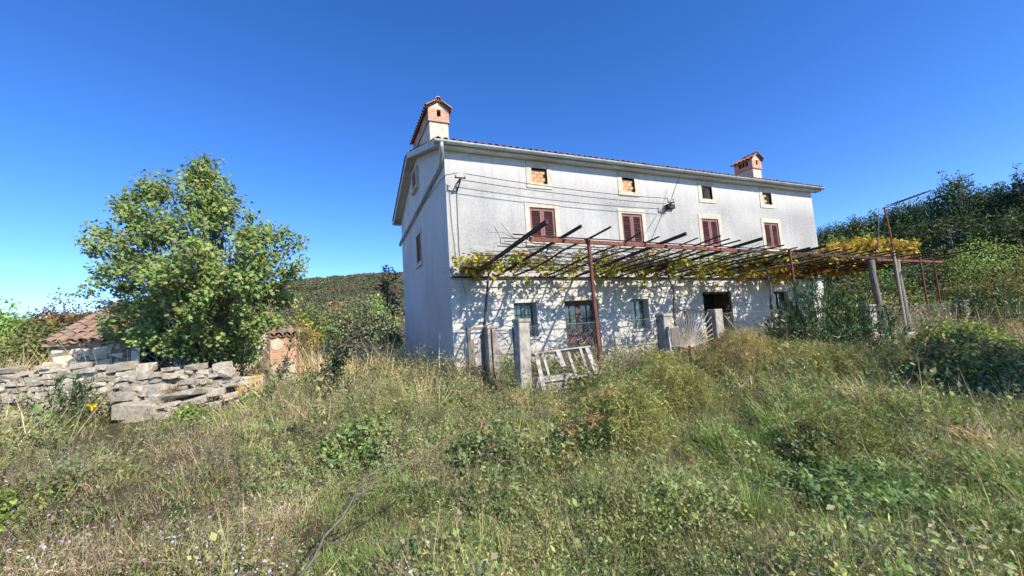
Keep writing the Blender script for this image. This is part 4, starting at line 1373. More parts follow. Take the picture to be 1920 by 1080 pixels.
    MB().beam((xl, -4.37, -0.55), (xr, -4.37, -0.55), 0.025, 0.03).build('bottom_bar', 'rustdark', S)
    n = 23
    for k in range(n):
        a = math.radians(12 + 156 * k / (n - 1))
        dr = Vector((math.cos(a), 0, math.sin(a)))
        lim = min(((xr - hub.x) if dr.x > 0 else (hub.x - xl)) / max(abs(dr.x), 1e-3), (0.74 - hub.z) / max(dr.z, 1e-3))
        MB().tube([hub + dr * 0.06, hub + dr * (lim - 0.02)], 0.011, 5).build('rod', 'palegate', S)
    v = [(hub.x, -4.395, hub.z - 0.05)] + [(hub.x + 0.20 * math.cos(t), -4.395, hub.z + 0.20 * math.sin(t)) for t in np.linspace(0.05, math.pi - 0.05, 11)]
    v2 = [(x, y + 0.02, z) for x, y, z in v]
    MB().add(v + v2, [tuple(range(12))[::-1], tuple(range(12, 24))] + [(i, (i + 1) % 12, (i + 1) % 12 + 12, i + 12) for i in range(12)]).build('hub', 'rust', S)
    # bent pipe rail by the far pillar
    o = MB().tube([(11.95, -4.62, 0.62), (12.2, -4.64, 0.64), (12.45, -4.66, 0.52), (12.47, -4.66, 0.0), (12.49, -4.66, -0.9)], 0.022, 6).build('bent_pipe', 'rustdark', None, smooth=True)
    tag(o, 'bent dark pipe rail beside the pillar beyond the oleander', 'pipe')
    # ruined low concrete wall at the far end
    R = thing('ruined_low_wall', 'ruined low concrete wall with orange lichen under the far end of the pergola', 'wall', (13.2, -5.3, -0.8))
    for x0, y0, dx, dy, z, mt in ((12.3, -5.15, 0.55, 0.3, -0.22, 'concrete'), (13.35, -5.55, 0.9, 0.35, -0.38, 'concrete'), (14.2, -5.45, 0.55, 0.4, -0.18, 'concrete_yellow'), (14.75, -5.2, 0.8, 0.3, -0.12, 'concrete')):
        MB().box((x0, y0, -1.0), (x0 + dx, y0 + dy, z), Matrix.Rotation(rng.normal(0, 0.05), 3, 'Y')).build('block', mt, R, bevel=0.03)
    # thin dead stick and rods leaning on the pillars
    o = MB().tube([(3.62, -4.75, -0.8), (3.66, -4.66, 0.0), (3.70, -4.6, 0.36)], [0.028, 0.026, 0.015], 6).build('leaning_stake', 'whitewood', None)
    tag(o, 'pale wooden stake leaning against the meter box pillar', 'stake')
    for k in range(2):
        o = MB().tube([(5.72 + 0.06 * k, -4.45, 0.62 - 0.1 * k), (6.25 + 0.05 * k, -4.60, -0.15)], 0.012, 5).build('leaning_cane', 'palegate', None)
        tag(o, ('upper' if k == 0 else 'lower') + ' pale cane leaning from the bare pillar across the chain link', 'cane', 'canes leaning on the bare pillar')


build_fence()


# ------------------------------------------------------------------ trees and shrubs
GREEN = [(0.085, 0.125, 0.028), (0.11, 0.155, 0.04), (0.06, 0.095, 0.022), (0.15, 0.17, 0.045)]
OLIVE = [(0.10, 0.11, 0.035), (0.075, 0.09, 0.028), (0.14, 0.135, 0.045), (0.06, 0.075, 0.025)]
PINE = [(0.045, 0.064, 0.025), (0.062, 0.084, 0.03), (0.034, 0.05, 0.022), (0.085, 0.10, 0.036)]
RUSSET = [(0.16, 0.075, 0.032), (0.20, 0.10, 0.045), (0.12, 0.07, 0.035), (0.08, 0.085, 0.03), (0.10, 0.10, 0.035)]
YELLOW = [(0.30, 0.22, 0.03), (0.24, 0.20, 0.035), (0.16, 0.16, 0.035), (0.32, 0.17, 0.03)]
BRIGHT = [(0.13, 0.19, 0.035), (0.10, 0.155, 0.03), (0.17, 0.21, 0.05), (0.08, 0.12, 0.025)]
BROWNISH = [(0.13, 0.095, 0.055), (0.17, 0.12, 0.075), (0.10, 0.085, 0.045), (0.09, 0.095, 0.035)]
GREYGREEN = [(0.10, 0.125, 0.075), (0.075, 0.10, 0.055), (0.13, 0.15, 0.09)]


def limb(a, b, r0, r1, mb, sagk=0.0, wob=0.08, n=4, sides=4):
    a, b = np.asarray(a, float), np.asarray(b, float)
    L = np.linalg.norm(b - a)
    pts, w = [], rng.normal(0, wob * L, 3)
    for k in range(n + 1):
        t = k / n
        p = a + (b - a) * t + w * math.sin(math.pi * t) + np.array([0, 0, -sagk * L * math.sin(math.pi * t)])
        pts.append(tuple(p))
    mb.tube(pts, list(np.linspace(r0, r1, n + 1)), sides)
    return pts


def make_tree(name, label, cat, base, clumps, T, size, cols, weights=None, per=60, trunk_r=0.12, group=None, bark='bark', fork=0.35, up=0.5, shell=0.35, leafmat='leaf', flat=0.85, jit=0.2, trunk_pts=None, light=0.45, twigs=0):
    """clumps: list of (centre, radius). Trunk, limbs to every clump, leaves in every clump"""
    base = np.asarray(base, float)
    TT = thing(name, label, cat, base, group)
    cs = np.array([c for c, r in clumps])
    top = cs[:, 2].max()
    mid = np.array([cs[:, 0].mean(), cs[:, 1].mean(), base[2] + (top - base[2]) * 0.8])
    wood = MB()
    tp = trunk_pts or [base + np.array([0, 0, -0.25]), base + (mid - base) * 0.25 + rng.normal(0, 0.04, 3), base + (mid - base) * 0.55 + rng.normal(0, 0.08, 3), mid]
    wood.tube([tuple(p) for p in tp], list(np.linspace(trunk_r, trunk_r * 0.25, len(tp))), 8)
    tp = np.array(tp)
    cl = Cloud()
    for c, r in clumps:
        c = np.asarray(c, float)
        h = np.clip((c[2] - base[2]) / max(top - base[2], 0.1) * 0.75, fork * 0.6, 0.95)
        k = h * (len(tp) - 1)
        i = min(int(k), len(tp) - 2)
        a = tp[i] + (tp[i + 1] - tp[i]) * (k - i)
        limb(a, c, trunk_r * 0.24 * (1.1 - h) + 0.008, 0.006, wood, 0.05)
        for _ in range(twigs):
            limb(c - (c - a) * 0.2, c + rand_dir(1)[0] * r * 0.9, 0.010, 0.004, wood, n=3)
        n = int(per * (r / 0.5) ** 1.6)
        ccol = np.array(cols) * rng.uniform(0.82, 1.18)
        leaf_ball(cl, T, c, r, n, size, ccol, weights, shell=shell, up=up, flat=flat, jit=jit, light=light)
    wood.build('trunk', bark, TT, smooth=True)
    cl.build('crown', leafmat, TT)
    return TT


def blob_clumps(c, rx, ry, rz, n, r0, r1, low=-0.9, hollow=0.35):
    out = []
    while len(out) < n:
        p = rng.normal(size=3)
        p /= np.linalg.norm(p)
        p *= rng.uniform(hollow, 1.0) ** 0.6
        if p[2] < low:
            continue
        out.append((np.asarray(c) + p * np.array([rx, ry, rz]), rng.uniform(r0, r1)))
    return out


def build_main_tree():
    base = np.array([-6.0, 1.25, ground_z(-6.0, 1.25)])
    # silhouette of the crown: height, middle and half width (photo pixels at 10.5 m), same spread in depth
    prof = [(318, 385, 26), (345, 380, 52), (365, 335, 92), (400, 335, 115), (440, 352, 172), (475, 352, 205), (510, 365, 203), (550, 365, 190), (590, 362, 170), (625, 372, 140), (655, 395, 95)]
    cl = []
    for y, xm, hw in prof:
        n = int(4 + hw / 7.2)
        for k in range(n):
            a = rng.uniform(0, 2 * math.pi)
            rr = math.sqrt(rng.uniform(0.15, 1.0))
            px = xm + hw * rr * math.cos(a)
            dd = 10.5 + 0.011 * hw * rr * math.sin(a)
            c = at(px, y + rng.normal(0, 14), dd)
            cl.append((c, rng.uniform(0.26, 0.46) * (0.65 if y < 350 else 1)))
    for px, y, dd in ((385, 345, 10.5), (370, 352, 10.4), (405, 360, 10.4), (392, 378, 10.3), (375, 392, 10.4), (412, 392, 10.5), (398, 408, 10.3), (350, 372, 10.5), (425, 412, 10.4), (360, 410, 10.3), (372, 312, 10.5), (392, 318, 10.5), (400, 335, 10.4), (372, 330, 10.6), (225, 378, 10.4), (245, 395, 10.5), (320, 362, 10.5), (300, 372, 10.5), (160, 448, 10.4), (178, 470, 10.4), (185, 430, 10.5), (165, 545, 10.3), (190, 530, 10.3), (556, 460, 10.5), (540, 445, 10.4), (555, 510, 10.4), (535, 520, 10.4), (500, 430, 10.5), (470, 405, 10.5), (440, 390, 10.5),
                      (230, 600, 9.8), (205, 612, 9.8), (250, 620, 9.7), (300, 650, 9.7), (330, 655, 9.6), (370, 662, 9.6), (400, 660, 9.7), (340, 620, 9.4), (420, 640, 9.5), (450, 650, 9.8), (470, 620, 9.6), (505, 600, 9.8)):
        cl.append((at(px, y, dd), rng.uniform(0.22, 0.36)))
    for _ in range(46):
        cl.append((at(rng.normal(372, 62), rng.normal(540, 55), 10.4 + rng.normal(0, 0.75)), rng.uniform(0.3, 0.48)))
    cols = [(0.10, 0.14, 0.042), (0.12, 0.16, 0.05), (0.08, 0.12, 0.034), (0.145, 0.175, 0.062), (0.22, 0.11, 0.04), (0.16, 0.135, 0.045)]
    tp = [base + np.array([0, 0, -0.3]), base + np.array([0.05, 0.02, 0.5]), base + np.array([-0.05, -0.1, 1.5]), base + np.array([0.0, -0.25, 3.2]), base + np.array([-0.05, -0.5, 5.6])]
    make_tree('autumn_tree', 'broad green tree turning orange in places in front of the stone hut', 'tree', base, cl, T_LOBED, 0.088, cols, [5, 5, 3, 2.5, 0.28, 0.3], per=190, trunk_r=0.085, twigs=2, fork=0.2, up=0.6, shell=0.1, bark='palebark', jit=0.14, flat=0.7, light=0.9, trunk_pts=tp)


build_main_tree()


def build_background_trees():
    def bush(px, yt, dd, w, cols, label, name='shrub', cat='shrub', T=T_LEAF2, size=0.22, n=26, per=44, group=None, ry=None, low=-0.3, hollow=0.45, mat='leaf'):
        top = at(px, yt, dd)
        gz = ground_z(top[0], top[1])
        h = max(top[2] - gz, 0.8)
        c = (top[0], top[1], gz + h * 0.48)
        r = min(w, h) * 0.24
        cl = blob_clumps(c, w / 2 - r * 0.5, (ry or w) / 2 - r * 0.4, h * 0.52 - r * 0.6, n, r * 0.7, r * 1.15, low=-1.0, hollow=hollow)
        cl.append((np.array([top[0], top[1], top[2] - r * 0.5]), r * 0.8))
        if name == 'pine_tree':          # leaders and ragged tips
            for k in range(5):
                ox, oy = rng.normal(0, w * 0.2, 2)
                hh = rng.uniform(0.1, 0.5) + (0.9 if w < 3.7 and k == 0 else 0)
                for j in range(4):
                    cl.append((np.array([top[0] + ox * (1 if w > 3.7 or k else 0.2), top[1] + oy, top[2] - r * 1.3 + (j / 3) * (hh + r * 0.9)]), r * 0.42 * (1.15 - j / 4)))
        per_k = per * (0.5 / max(r, 0.05)) ** 1.6
        cols = np.array(cols) * rng.uniform(0.72, 1.3) * (1 + rng.normal(0, 0.06, 3))
        return make_tree(name, label, cat, (top[0], top[1], gz), cl, T, size, cols, None, per=per_k, trunk_r=0.05 + 0.02 * h, group=group, shell=0.3, up=0.6, leafmat=mat)
    # left, behind the hut
    g = 'trees and shrubs behind the stone hut'
    bush(8, 563, 21, 3.4, BRIGHT, 'bright green shrub at the left edge behind the stone wall', size=0.17, n=44, per=120, group=g)
    bush(62, 590, 17.5, 2.6, OLIVE, 'olive green bush between the bright shrub and the russet tree', size=0.16, n=26, per=50, group=g)
    bush(-40, 620, 15, 2.6, OLIVE, 'low olive bush cut by the left edge above the stone wall', size=0.15, n=24, per=50, group=g)
    bush(118, 548, 22, 2.6, RUSSET, 'tall russet tree rising left of the hut roof', 'russet_tree', 'tree', size=0.16, n=40, per=110, group=g)
    bush(100, 600, 19, 2.4, OLIVE, 'dark green bush under the tall russet tree', size=0.17, n=26, per=50, group=g)
    bush(180, 560, 24, 3.0, RUSSET, 'second russet tree just behind the hut roof', 'russet_tree', 'tree', size=0.17, n=38, per=100, group=g)
    bush(215, 590, 22, 2.5, OLIVE, 'dull green tree hidden behind the hut ridge', 'green_tree', 'tree', size=0.2, n=20, per=40, group=g)
    # middle distance, between tree and house
    g = 'trees beyond the dry meadow'
    bush(500, 585, 27, 3.4, GREEN, 'green tree peeping out behind the broad autumn tree', 'green_tree', 'tree', size=0.24, n=26, group=g)
    bush(540, 592, 21, 2.3, BROWNISH, 'brownish shrub just behind the brick outhouse', size=0.18, n=24, group=g)
    bush(568, 588, 24, 1.8, YELLOW, 'small yellow tree beside the brick outhouse', 'yellow_tree', 'tree', size=0.18, n=22, group=g)
    bush(590, 566, 33, 3.8, GREEN, 'round green tree behind the small yellow tree', 'green_tree', 'tree', size=0.26, n=28, group=g)
    bush(632, 562, 36, 3.6, [(0.20, 0.12, 0.04), (0.13, 0.12, 0.04), (0.16, 0.14, 0.05)], 'orange tinted tree midway between outhouse and house', 'orange_tree', 'tree', size=0.26, n=28, group=g)
    bush(668, 552, 34, 4.2, OLIVE, 'olive green tree behind the ivy clad trunk', 'olive_tree', 'tree', size=0.26, n=30, group=g)
    bush(712, 545, 36, 3.6, BRIGHT, 'lighter green tree close to the house gable', 'green_tree', 'tree', size=0.26, n=28, group=g)
    bush(700, 590, 25, 2.6, OLIVE, 'low olive shrub before the lighter green tree', size=0.2, n=24, group=g)
    bush(728, 600, 22, 1.8, [(0.20, 0.19, 0.04), (0.14, 0.15, 0.04)], 'small yellowish shrub near the gable', size=0.17, n=18, group=g)
    bush(620, 600, 26, 2.6, GREEN, 'low green shrub at the far side of the dry meadow', size=0.2, n=22, group=g)
    # dark ivy column at the back corner of the house
    cl = [(np.array([-0.55 + rng.normal(0, 0.12), 9.55 + rng.normal(0, 0.2), z]), rng.uniform(0.26, 0.42) * (1.1 - 0.08 * z)) for z in np.linspace(-0.4, 4.0, 20)]
    cl += [(np.array([-0.75, 9.5, 4.05]), 0.2), (np.array([-1.0, 9.4, 3.1]), 0.28), (np.array([-1.05, 9.4, 1.6]), 0.35)]
    make_tree('ivy_column', 'dark ivy covered trunk against the back corner of the gable', 'tree', (-0.55, 9.55, -0.6), cl, T_LEAF, 0.13, [(0.018, 0.032, 0.012), (0.028, 0.045, 0.016), (0.04, 0.055, 0.02)], per=150, trunk_r=0.1, leafmat='gloss_leaf')
    # right: pines on the slope
    g = 'pines on the wooded slope'
    words = ['first', 'second', 'third', 'fourth', 'fifth', 'sixth', 'seventh', 'eighth', 'ninth', 'tenth', 'eleventh', 'twelfth']
    sky_line = [(1546, 424, 47, 4.2), (1572, 416, 52, 4.6), (1606, 404, 48, 4.8), (1640, 396, 45, 4.6), (1676, 386, 43, 4.8), (1712, 372, 41, 4.6), (1752, 360, 38, 5.0), (1800, 332, 36, 3.6), (1832, 352, 36, 5.0), (1872, 350, 33, 4.6), (1915, 330, 31, 3.4), (1950, 345, 31, 5.0)]
    for i, (px, yt, dd, w) in enumerate(sky_line):
        bush(px, yt, dd, w, PINE, words[i] + ' pine along the wooded skyline counted from the house', 'pine_tree', 'tree', T=T_LANCE, size=0.30, n=60, per=112, group=g, mat='pine')
    for i, (px, yt, dd, w) in enumerate([(1560, 448, 38, 4.4), (1610, 432, 36, 4.6), (1665, 424, 33, 4.4), (1725, 410, 31, 4.8), (1790, 400, 29, 5.0), (1850, 398, 27, 5.0), (1910, 392, 25, 5.0)]):
        bush(px, yt, dd, w, PINE if i > 1 else GREEN, words[i] + ' tree of the lower row on the slope counted from the house', 'pine_tree', 'tree', T=T_LANCE, size=0.28, n=56, per=112, mat='pine', group='lower row of trees on the slope')
    # one dead grey limb shows among the pines
    q = at(1782, 440, 27.5)
    mb = MB()
    mb.tube([tuple(q + np.array([0, 0, -2.2])), tuple(q + np.array([0.05, 0, -0.8])), tuple(q + np.array([-0.1, 0, 0.4]))], [0.07, 0.05, 0.03], 6)
    for dz, dx in ((-0.6, -1.2), (-0.2, -1.0), (0.3, -0.7), (0.1, 0.9)):
        limb(q + np.array([0, 0, dz]), q + np.array([dx, -0.4, dz + 0.15]), 0.03, 0.01, mb)
    tag(mb.build('dead_pine_snag', 'palebark', None), 'bare grey dead limb showing among the dark pines', 'dead tree')
    # lighter scrub below the pines
    g = 'scrub below the pines'
    bush(1690, 462, 25, 3.0, GREYGREEN, 'blue grey bush showing over the far end of the pergola', size=0.12, n=26, per=125, group=g)
    bush(1750, 462, 23, 4.0, OLIVE, 'broad olive bush right of the aerial mast', size=0.12, n=34, per=135, group=g)
    bush(1822, 446, 23, 3.8, GREEN, 'rounded green bush under the dead grey limb', size=0.12, n=34, per=135, group=g)
    bush(1893, 452, 20, 3.6, OLIVE, 'olive bush at the right edge below the pines', size=0.11, n=34, per=135, group=g)
    bush(1790, 512, 19, 3.2, OLIVE, 'yellowish olive bush low behind the end of the pergola', size=0.11, n=32, per=135, group=g)
    bush(1865, 508, 18, 3.0, [(0.12, 0.115, 0.03), (0.08, 0.09, 0.028), (0.05, 0.065, 0.022)], 'mottled bush above the brown weeds at the right edge', size=0.10, n=32, per=135, group=g)
    bush(1635, 480, 24, 3.2, GREEN, 'green bush behind the yellow vine', size=0.12, n=26, per=125, group=g)
    bush(1580, 500, 27, 3.2, BROWNISH, 'brown bramble thicket just past the corner of the house', size=0.10, n=30, per=100, group=g)
    bush(1640, 545, 19, 2.8, BROWNISH, 'dead brown bramble heap seen under the pergola', size=0.12, n=30, per=60, group=g)
    bush(1720, 545, 18.5, 2.2, GREEN, 'green shrub under the far end of the pergola', size=0.14, n=24, per=125, group=g)
    # a tree standing beyond the right edge; its shade falls across the brambles
    cl = blob_clumps((10.2, -13.4, 3.6), 2.3, 1.9, 1.7, 46, 0.4, 0.65)
    make_tree('shade_tree', 'leafy tree beyond the right edge shading the brambles', 'tree', (10.2, -13.4, -1.0), cl, T_LEAF, 0.16, GREEN, per=90, trunk_r=0.16)


build_background_trees()


# ------------------------------------------------------------------ oleanders, feathery asparagus mounds, ivy trunks
def build_shrubs():
    def oleander(x, y, rx, ry, h, n, label, size=0.17, name='oleander', cat='shrub', group='oleander shrubs'):
        gz = ground_z(x, y)
        T = thing(name, label, cat, (x, y, gz), group)
        cl, wood = Cloud(), MB()
        for k in range(n):
            a = rng.uniform(0, 2 * math.pi)
            rr = math.sqrt(rng.random())
            tip = np.array([x + rx * rr * math.cos(a), y + ry * rr * math.sin(a), gz + h * (1 - 0.55 * rr ** 2.2) * rng.uniform(0.6, 1.04)])
            b = np.array([x + 0.2 * rx * math.cos(a), y + 0.2 * ry * math.sin(a), gz])
            if k % 3 == 0:
                limb(b, tip, 0.012, 0.004, wood, n=4)
            d = norm((tip - b)[None])[0]
            m = 26
            t = rng.uniform(-0.55, 0.12, m)
            P = tip + d * t[:, None] * 0.8
            out = rand_dir(m)
            Y = norm(out * 0.8 + d * 0.75)
            N = norm(np.cross(Y, np.cross(d + 0.01, Y)) + rng.normal(0, 0.2, (m, 3)))
            N[N[:, 2] < 0] *= -1
            cl.tpl(T_LONG, P, Y, N, size * rng.uniform(0.6, 1.2, m), pal(m, [(0.035, 0.075, 0.022), (0.05, 0.095, 0.03), (0.075, 0.12, 0.045), (0.028, 0.055, 0.02)], jit=0.2))
        wood.build('stems', 'bark', T)
        cl.build('foliage', 'gloss_leaf', T)
    oleander(8.3, -5.05, 1.35, 1.1, 2.15, 190, 'big dark oleander bush hiding the fence before the house end')
    oleander(9.7, -5.3, 0.9, 0.9, 1.6, 80, 'smaller oleander leaning against the far side of the big one')
    p = at(1855, 590, 14.5)
    oleander(p[0], p[1], 1.2, 1.2, 1.75, 110, 'oleander beyond the last pillar at the right edge')
    oleander(15.0, -2.9, 0.9, 0.7, 1.7, 60, 'oleander seen through the far pergola posts')

    oleander(-7.65, -1.65, 0.55, 0.4, 1.05, 40, 'tall narrow leafed green weed standing before the low stone wall', 0.13, 'tall_green_weed', 'plant', None)

    def feathery(x, y, rx, ry, h, n, cols, weights, label, lean=(0, 0), needle=0.075):
        """wild asparagus: arching stems hung with fine needles"""
        gz = ground_z(x, y)
        T = thing('asparagus_mound', label, 'shrub', (x, y, gz), 'feathery wild asparagus mounds')
        cl = Cloud()
        for k in range(n):
            a = rng.uniform(0, 2 * math.pi)
            rr = math.sqrt(rng.uniform(0.02, 1.0))
            b = np.array([x + rng.normal(0, 0.12) * rx, y + rng.normal(0, 0.12) * ry, gz])
            rr = (0.35 + 0.65 * rr) * rng.choice([0.8, 1.05, 1.4])
            e = np.array([x + rx * rr * math.cos(a) + lean[0] * h, y + ry * rr * math.sin(a) + lean[1] * h, gz + h * rng.uniform(0.0, 0.22)])
            top = np.array([(b[0] + e[0]) / 2 + lean[0] * h * 0.4, (b[1] + e[1]) / 2 + lean[1] * h * 0.4, gz + h * rng.uniform(0.7, 1.8) * (1 - 0.25 * rr)])
            ts = np.linspace(0, 1, 9)[:, None]
            pts = (1 - ts) ** 2 * b + 2 * ts * (1 - ts) * top + ts ** 2 * e
            cl.stem([tuple(q) for q in pts], 0.005, 0.002, (0.09, 0.08, 0.035))
            m = 200
            t = rng.uniform(0.0, 1.0, (m, 1)) ** 0.7 * 0.72 + 0.28
            q = (1 - t) ** 2 * b + 2 * t * (1 - t) * top + t ** 2 * e + rng.normal(0, 0.065, (m, 3)) * (1.15 - 0.5 * t)
            cc = pal(m, cols, weights, 0.2) * rng.uniform(0.75, 1.25)
            cl.tpl(T_NEEDLE2, q, rand_dir(m, 0.1), rand_dir(m, 0.8), needle * rng.uniform(0.5, 1.3, m), cc)
        cl.build('fronds', 'weed', T)
    A1 = [(0.15, 0.15, 0.045), (0.12, 0.13, 0.04), (0.18, 0.145, 0.06), (0.085, 0.10, 0.036)]
    A2 = [(0.18, 0.13, 0.06), (0.155, 0.135, 0.05), (0.12, 0.125, 0.04), (0.20, 0.135, 0.065)]
    feathery(-0.05, -7.75, 0.55, 0.5, 1.0, 60, A1, [3, 3, 2, 2], 'nearest feathery asparagus mound arching over a dry hollow')
    feathery(1.85, -6.5, 0.85, 0.6, 0.85, 75, A1, None, 'feathery asparagus mound between the nearest mound and the fence')
    feathery(5.1, -5.25, 1.05, 0.7, 1.25, 120, A2, [3, 3, 3, 2], 'rusty tinted asparagus mound before the bare concrete pillar')
    feathery(6.1, -5.6, 0.9, 0.7, 0.9, 70, A1, None, 'low green asparagus mound beside the rusty tinted one')
    feathery(5.9, -6.6, 1.1, 0.7, 0.75, 80, A1, None, 'broad yellowish asparagus mound below the oleander')
    feathery(7.4, -6.9, 1.0, 0.7, 0.8, 70, A1, None, 'asparagus mound at the shaded foot of the oleander')
    feathery(3.3, -4.75, 0.55, 0.4, 0.9, 50, A1, [3, 1, 1, 1], 'yellow green asparagus tuft at the foot of the sunburst gate')
    feathery(2.0, -8.7, 0.75, 0.5, 0.55, 60, [(0.05, 0.07, 0.025), (0.08, 0.09, 0.03), (0.13, 0.115, 0.04)], None, 'low dark trailing asparagus in the near grass', lean=(0.4, 0.1))
    feathery(3.2, -4.0, 0.5, 0.4, 0.70, 34, BROWNISH, None, 'dry brown weed clump against the chain link before the window')

    feathery(-6.0, -1.75, 0.25, 0.2, 0.75, 22, BROWNISH, None, 'reddish dry stalks growing between the low wall and the tumbled slabs')
    # one yellow hawkbit flower in the brown weeds
    b = at(176, 800, 6.6)
    b[2] = ground_z(b[0], b[1])
    hd = at(173, 762, 6.6)
    Fl = thing('yellow_flower', 'single yellow flower among the brown weeds before the stone wall', 'flower', b)
    MB().tube([tuple(b), tuple((b + hd) / 2 + np.array([0.02, 0, 0])), tuple(hd)], 0.004, 5).build('stem', 'stalk', Fl)
    fc = Cloud()
    leaf_ball(fc, T_LEAF, hd, 0.035, 40, 0.04, [(0.5, 0.33, 0.01), (0.45, 0.28, 0.01)], shell=0.3, up=1.0)
    fc.build('petals', 'leaf', Fl)
    # brambles in the shade at the right edge
    def bramble(x, y, rx, ry, h, n, cols, label, size=0.10):
        gz = ground_z(x, y)
        T = thing('bramble', label, 'shrub', (x, y, gz), 'brambles and creepers')
        cl = Cloud()
        for k in range(n // 40):
            a = rng.uniform(0, 2 * math.pi)
            e = np.array([x + rx * math.cos(a) * rng.uniform(0.4, 1.1), y + ry * math.sin(a) * rng.uniform(0.4, 1.1), gz + 0.1])
            b = np.array([x + rng.normal(0, 0.3), y + rng.normal(0, 0.3), gz])
            tp = (b + e) / 2 + np.array([0, 0, h * rng.uniform(0.8, 1.7)])
            ts = np.linspace(0, 1, 8)[:, None]
            cl.stem([tuple(q) for q in (1 - ts) ** 2 * b + 2 * ts * (1 - ts) * tp + ts ** 2 * e], 0.006, 0.003, (0.09, 0.06, 0.04))
        rr = np.sqrt(rng.random(n))
        a = rng.uniform(0, 2 * math.pi, n)
        lump = np.array([noise.noise((x + rx * q * math.cos(t) * 1.1, y + ry * q * math.sin(t) * 1.1, 7.7)) for q, t in zip(rr, a)])
        zz = h * (1 - rr ** 2.4) * (0.75 + 0.6 * lump) * rng.uniform(0.35, 1.05, n)
        P = np.stack([x + rx * rr * np.cos(a), y + ry * rr * np.sin(a), gz + zz], 1)
        cl.tpl(T_LEAF, P, rand_dir(n, -0.1), norm(rng.normal(0, 0.5, (n, 3)) + np.array([0, -0.2, 1])), size * rng.uniform(0.6, 1.3, n), pal(n, cols, jit=0.22))
        cl.build('foliage', 'leaf', T)
    DK = [(0.045, 0.075, 0.025), (0.065, 0.10, 0.03), (0.09, 0.125, 0.04), (0.035, 0.055, 0.02)]
    bramble(8.0, -7.9, 2.2, 1.2, 0.95, 5600, DK, 'large dark bramble thicket in shade at the right edge')
    bramble(10.9, -6.7, 1.7, 1.1, 1.15, 4200, BRIGHT, 'sunlit green creeper heap behind the dark bramble thicket')
    bramble(13.4, -5.9, 1.2, 0.7, 0.62, 2200, BROWNISH, 'dry brown creeper spilling over the ruined low wall', 0.08)
    bramble(15.2, -5.3, 1.2, 0.7, 0.75, 2000, BROWNISH, 'dry brown creeper at the foot of the far pergola posts', 0.08)
    bramble(0.75, -3.6, 0.8, 0.5, 0.72, 1500, [(0.08, 0.11, 0.03), (0.13, 0.14, 0.045), (0.12, 0.09, 0.05)], 'leafy weeds growing up behind the tall leaning pillar', 0.075)
    bramble(1.35, -4.75, 0.5, 0.35, 0.55, 700, BRIGHT, 'green bramble shoots climbing through the fallen white gate', 0.085)
    bramble(-0.35, -3.2, 0.9, 0.55, 0.62, 1700, [(0.055, 0.075, 0.028), (0.085, 0.10, 0.035), (0.11, 0.085, 0.055)], 'dark weeds crowding the foot of the wooden wicket', 0.075)
    bramble(-1.1, -1.6, 1.1, 0.7, 0.60, 2000, [(0.06, 0.08, 0.03), (0.10, 0.11, 0.04), (0.10, 0.08, 0.05)], 'dark weeds along the foot of the shaded gable', 0.075)
    bramble(-4.7, -1.9, 0.45, 0.4, 0.45, 700, BRIGHT, 'green bush beside the tumbled slabs', 0.07)
    bramble(-5.7, -1.55, 0.42, 0.3, 0.62, 800, DK, 'dark green bush growing behind the tumbled slabs', 0.06)
    bramble(-5.35, -2.9, 0.5, 0.4, 0.36, 800, BRIGHT, 'bright green bush at the foot of the tumbled slabs', 0.07)
    bramble(-6.2, -6.5, 0.9, 0.7, 0.38, 1500, BRIGHT, 'bright green bramble patch in the lower left corner', 0.075)
    bramble(0.2, -6.4, 0.7, 0.5, 0.36, 1000, BRIGHT, 'leafy green patch left of the nearest asparagus mound', 0.075)
    bramble(-2.9, -6.6, 0.55, 0.45, 0.36, 900, [(0.07, 0.11, 0.03), (0.10, 0.15, 0.04), (0.13, 0.17, 0.06)], 'low dark leafed patch below the pale yellow stalk', 0.08)
    bramble(-1.6, -7.3, 0.6, 0.45, 0.34, 900, [(0.07, 0.10, 0.035), (0.095, 0.13, 0.045)], 'leafy clump beside the broken fennel stalk', 0.075)

    # ivy clad leaning trunk with a thin olive-grey crown
    b = at(604, 768, 8.2)
    b[2] = ground_z(b[0], b[1])
    p1, p2, p3 = at(622, 700, 8.2), at(648, 645, 8.25), at(690, 610, 8.4)
    T = thing('ivy_clad_tree', 'leaning ivy clad little tree with thin grey green crown in the meadow', 'tree', b)
    wood = MB()
    wood.tube([tuple(b - np.array([0, 0, 0.2])), tuple(p1), tuple(p2)], [0.075, 0.06, 0.05], 7)
    wood.tube([tuple(p2), tuple(at(640, 600, 8.3)), tuple(at(632, 580, 8.4))], [0.045, 0.025, 0.01], 6)
    cl = Cloud()
    GG = [(0.105, 0.125, 0.06), (0.075, 0.095, 0.045), (0.14, 0.155, 0.075), (0.12, 0.10, 0.05)]
    for px, py_, dd, r in ((655, 590, 8.3, 0.26), (690, 575, 8.5, 0.30), (720, 590, 8.6, 0.28), (640, 615, 8.2, 0.22), (700, 610, 8.4, 0.30), (670, 610, 8.7, 0.3), (735, 610, 8.7, 0.22), (625, 592, 8.4, 0.2), (675, 570, 8.7, 0.22)):
        c = at(px, py_, dd)
        limb(p2 + (p3 - p2) * rng.uniform(0, 0.8), c, 0.02, 0.005, wood)
        leaf_ball(cl, T_LEAF, c, r, int(430 * (r / 0.3) ** 2), 0.055, GG, shell=0.05)
    for _ in range(16):
        c = at(rng.uniform(600, 760), rng.uniform(585, 690), rng.uniform(8.2, 8.8))
        limb(p2 + (p3 - p2) * rng.uniform(-0.3, 0.6), c, 0.010, 0.003, wood, 0.1)
    wood.build('trunk', 'bark', T, smooth=True)
    cl.build('crown', 'leaf', T)
    iv = Cloud()
    m = 1500
    t = rng.random(m)[:, None]
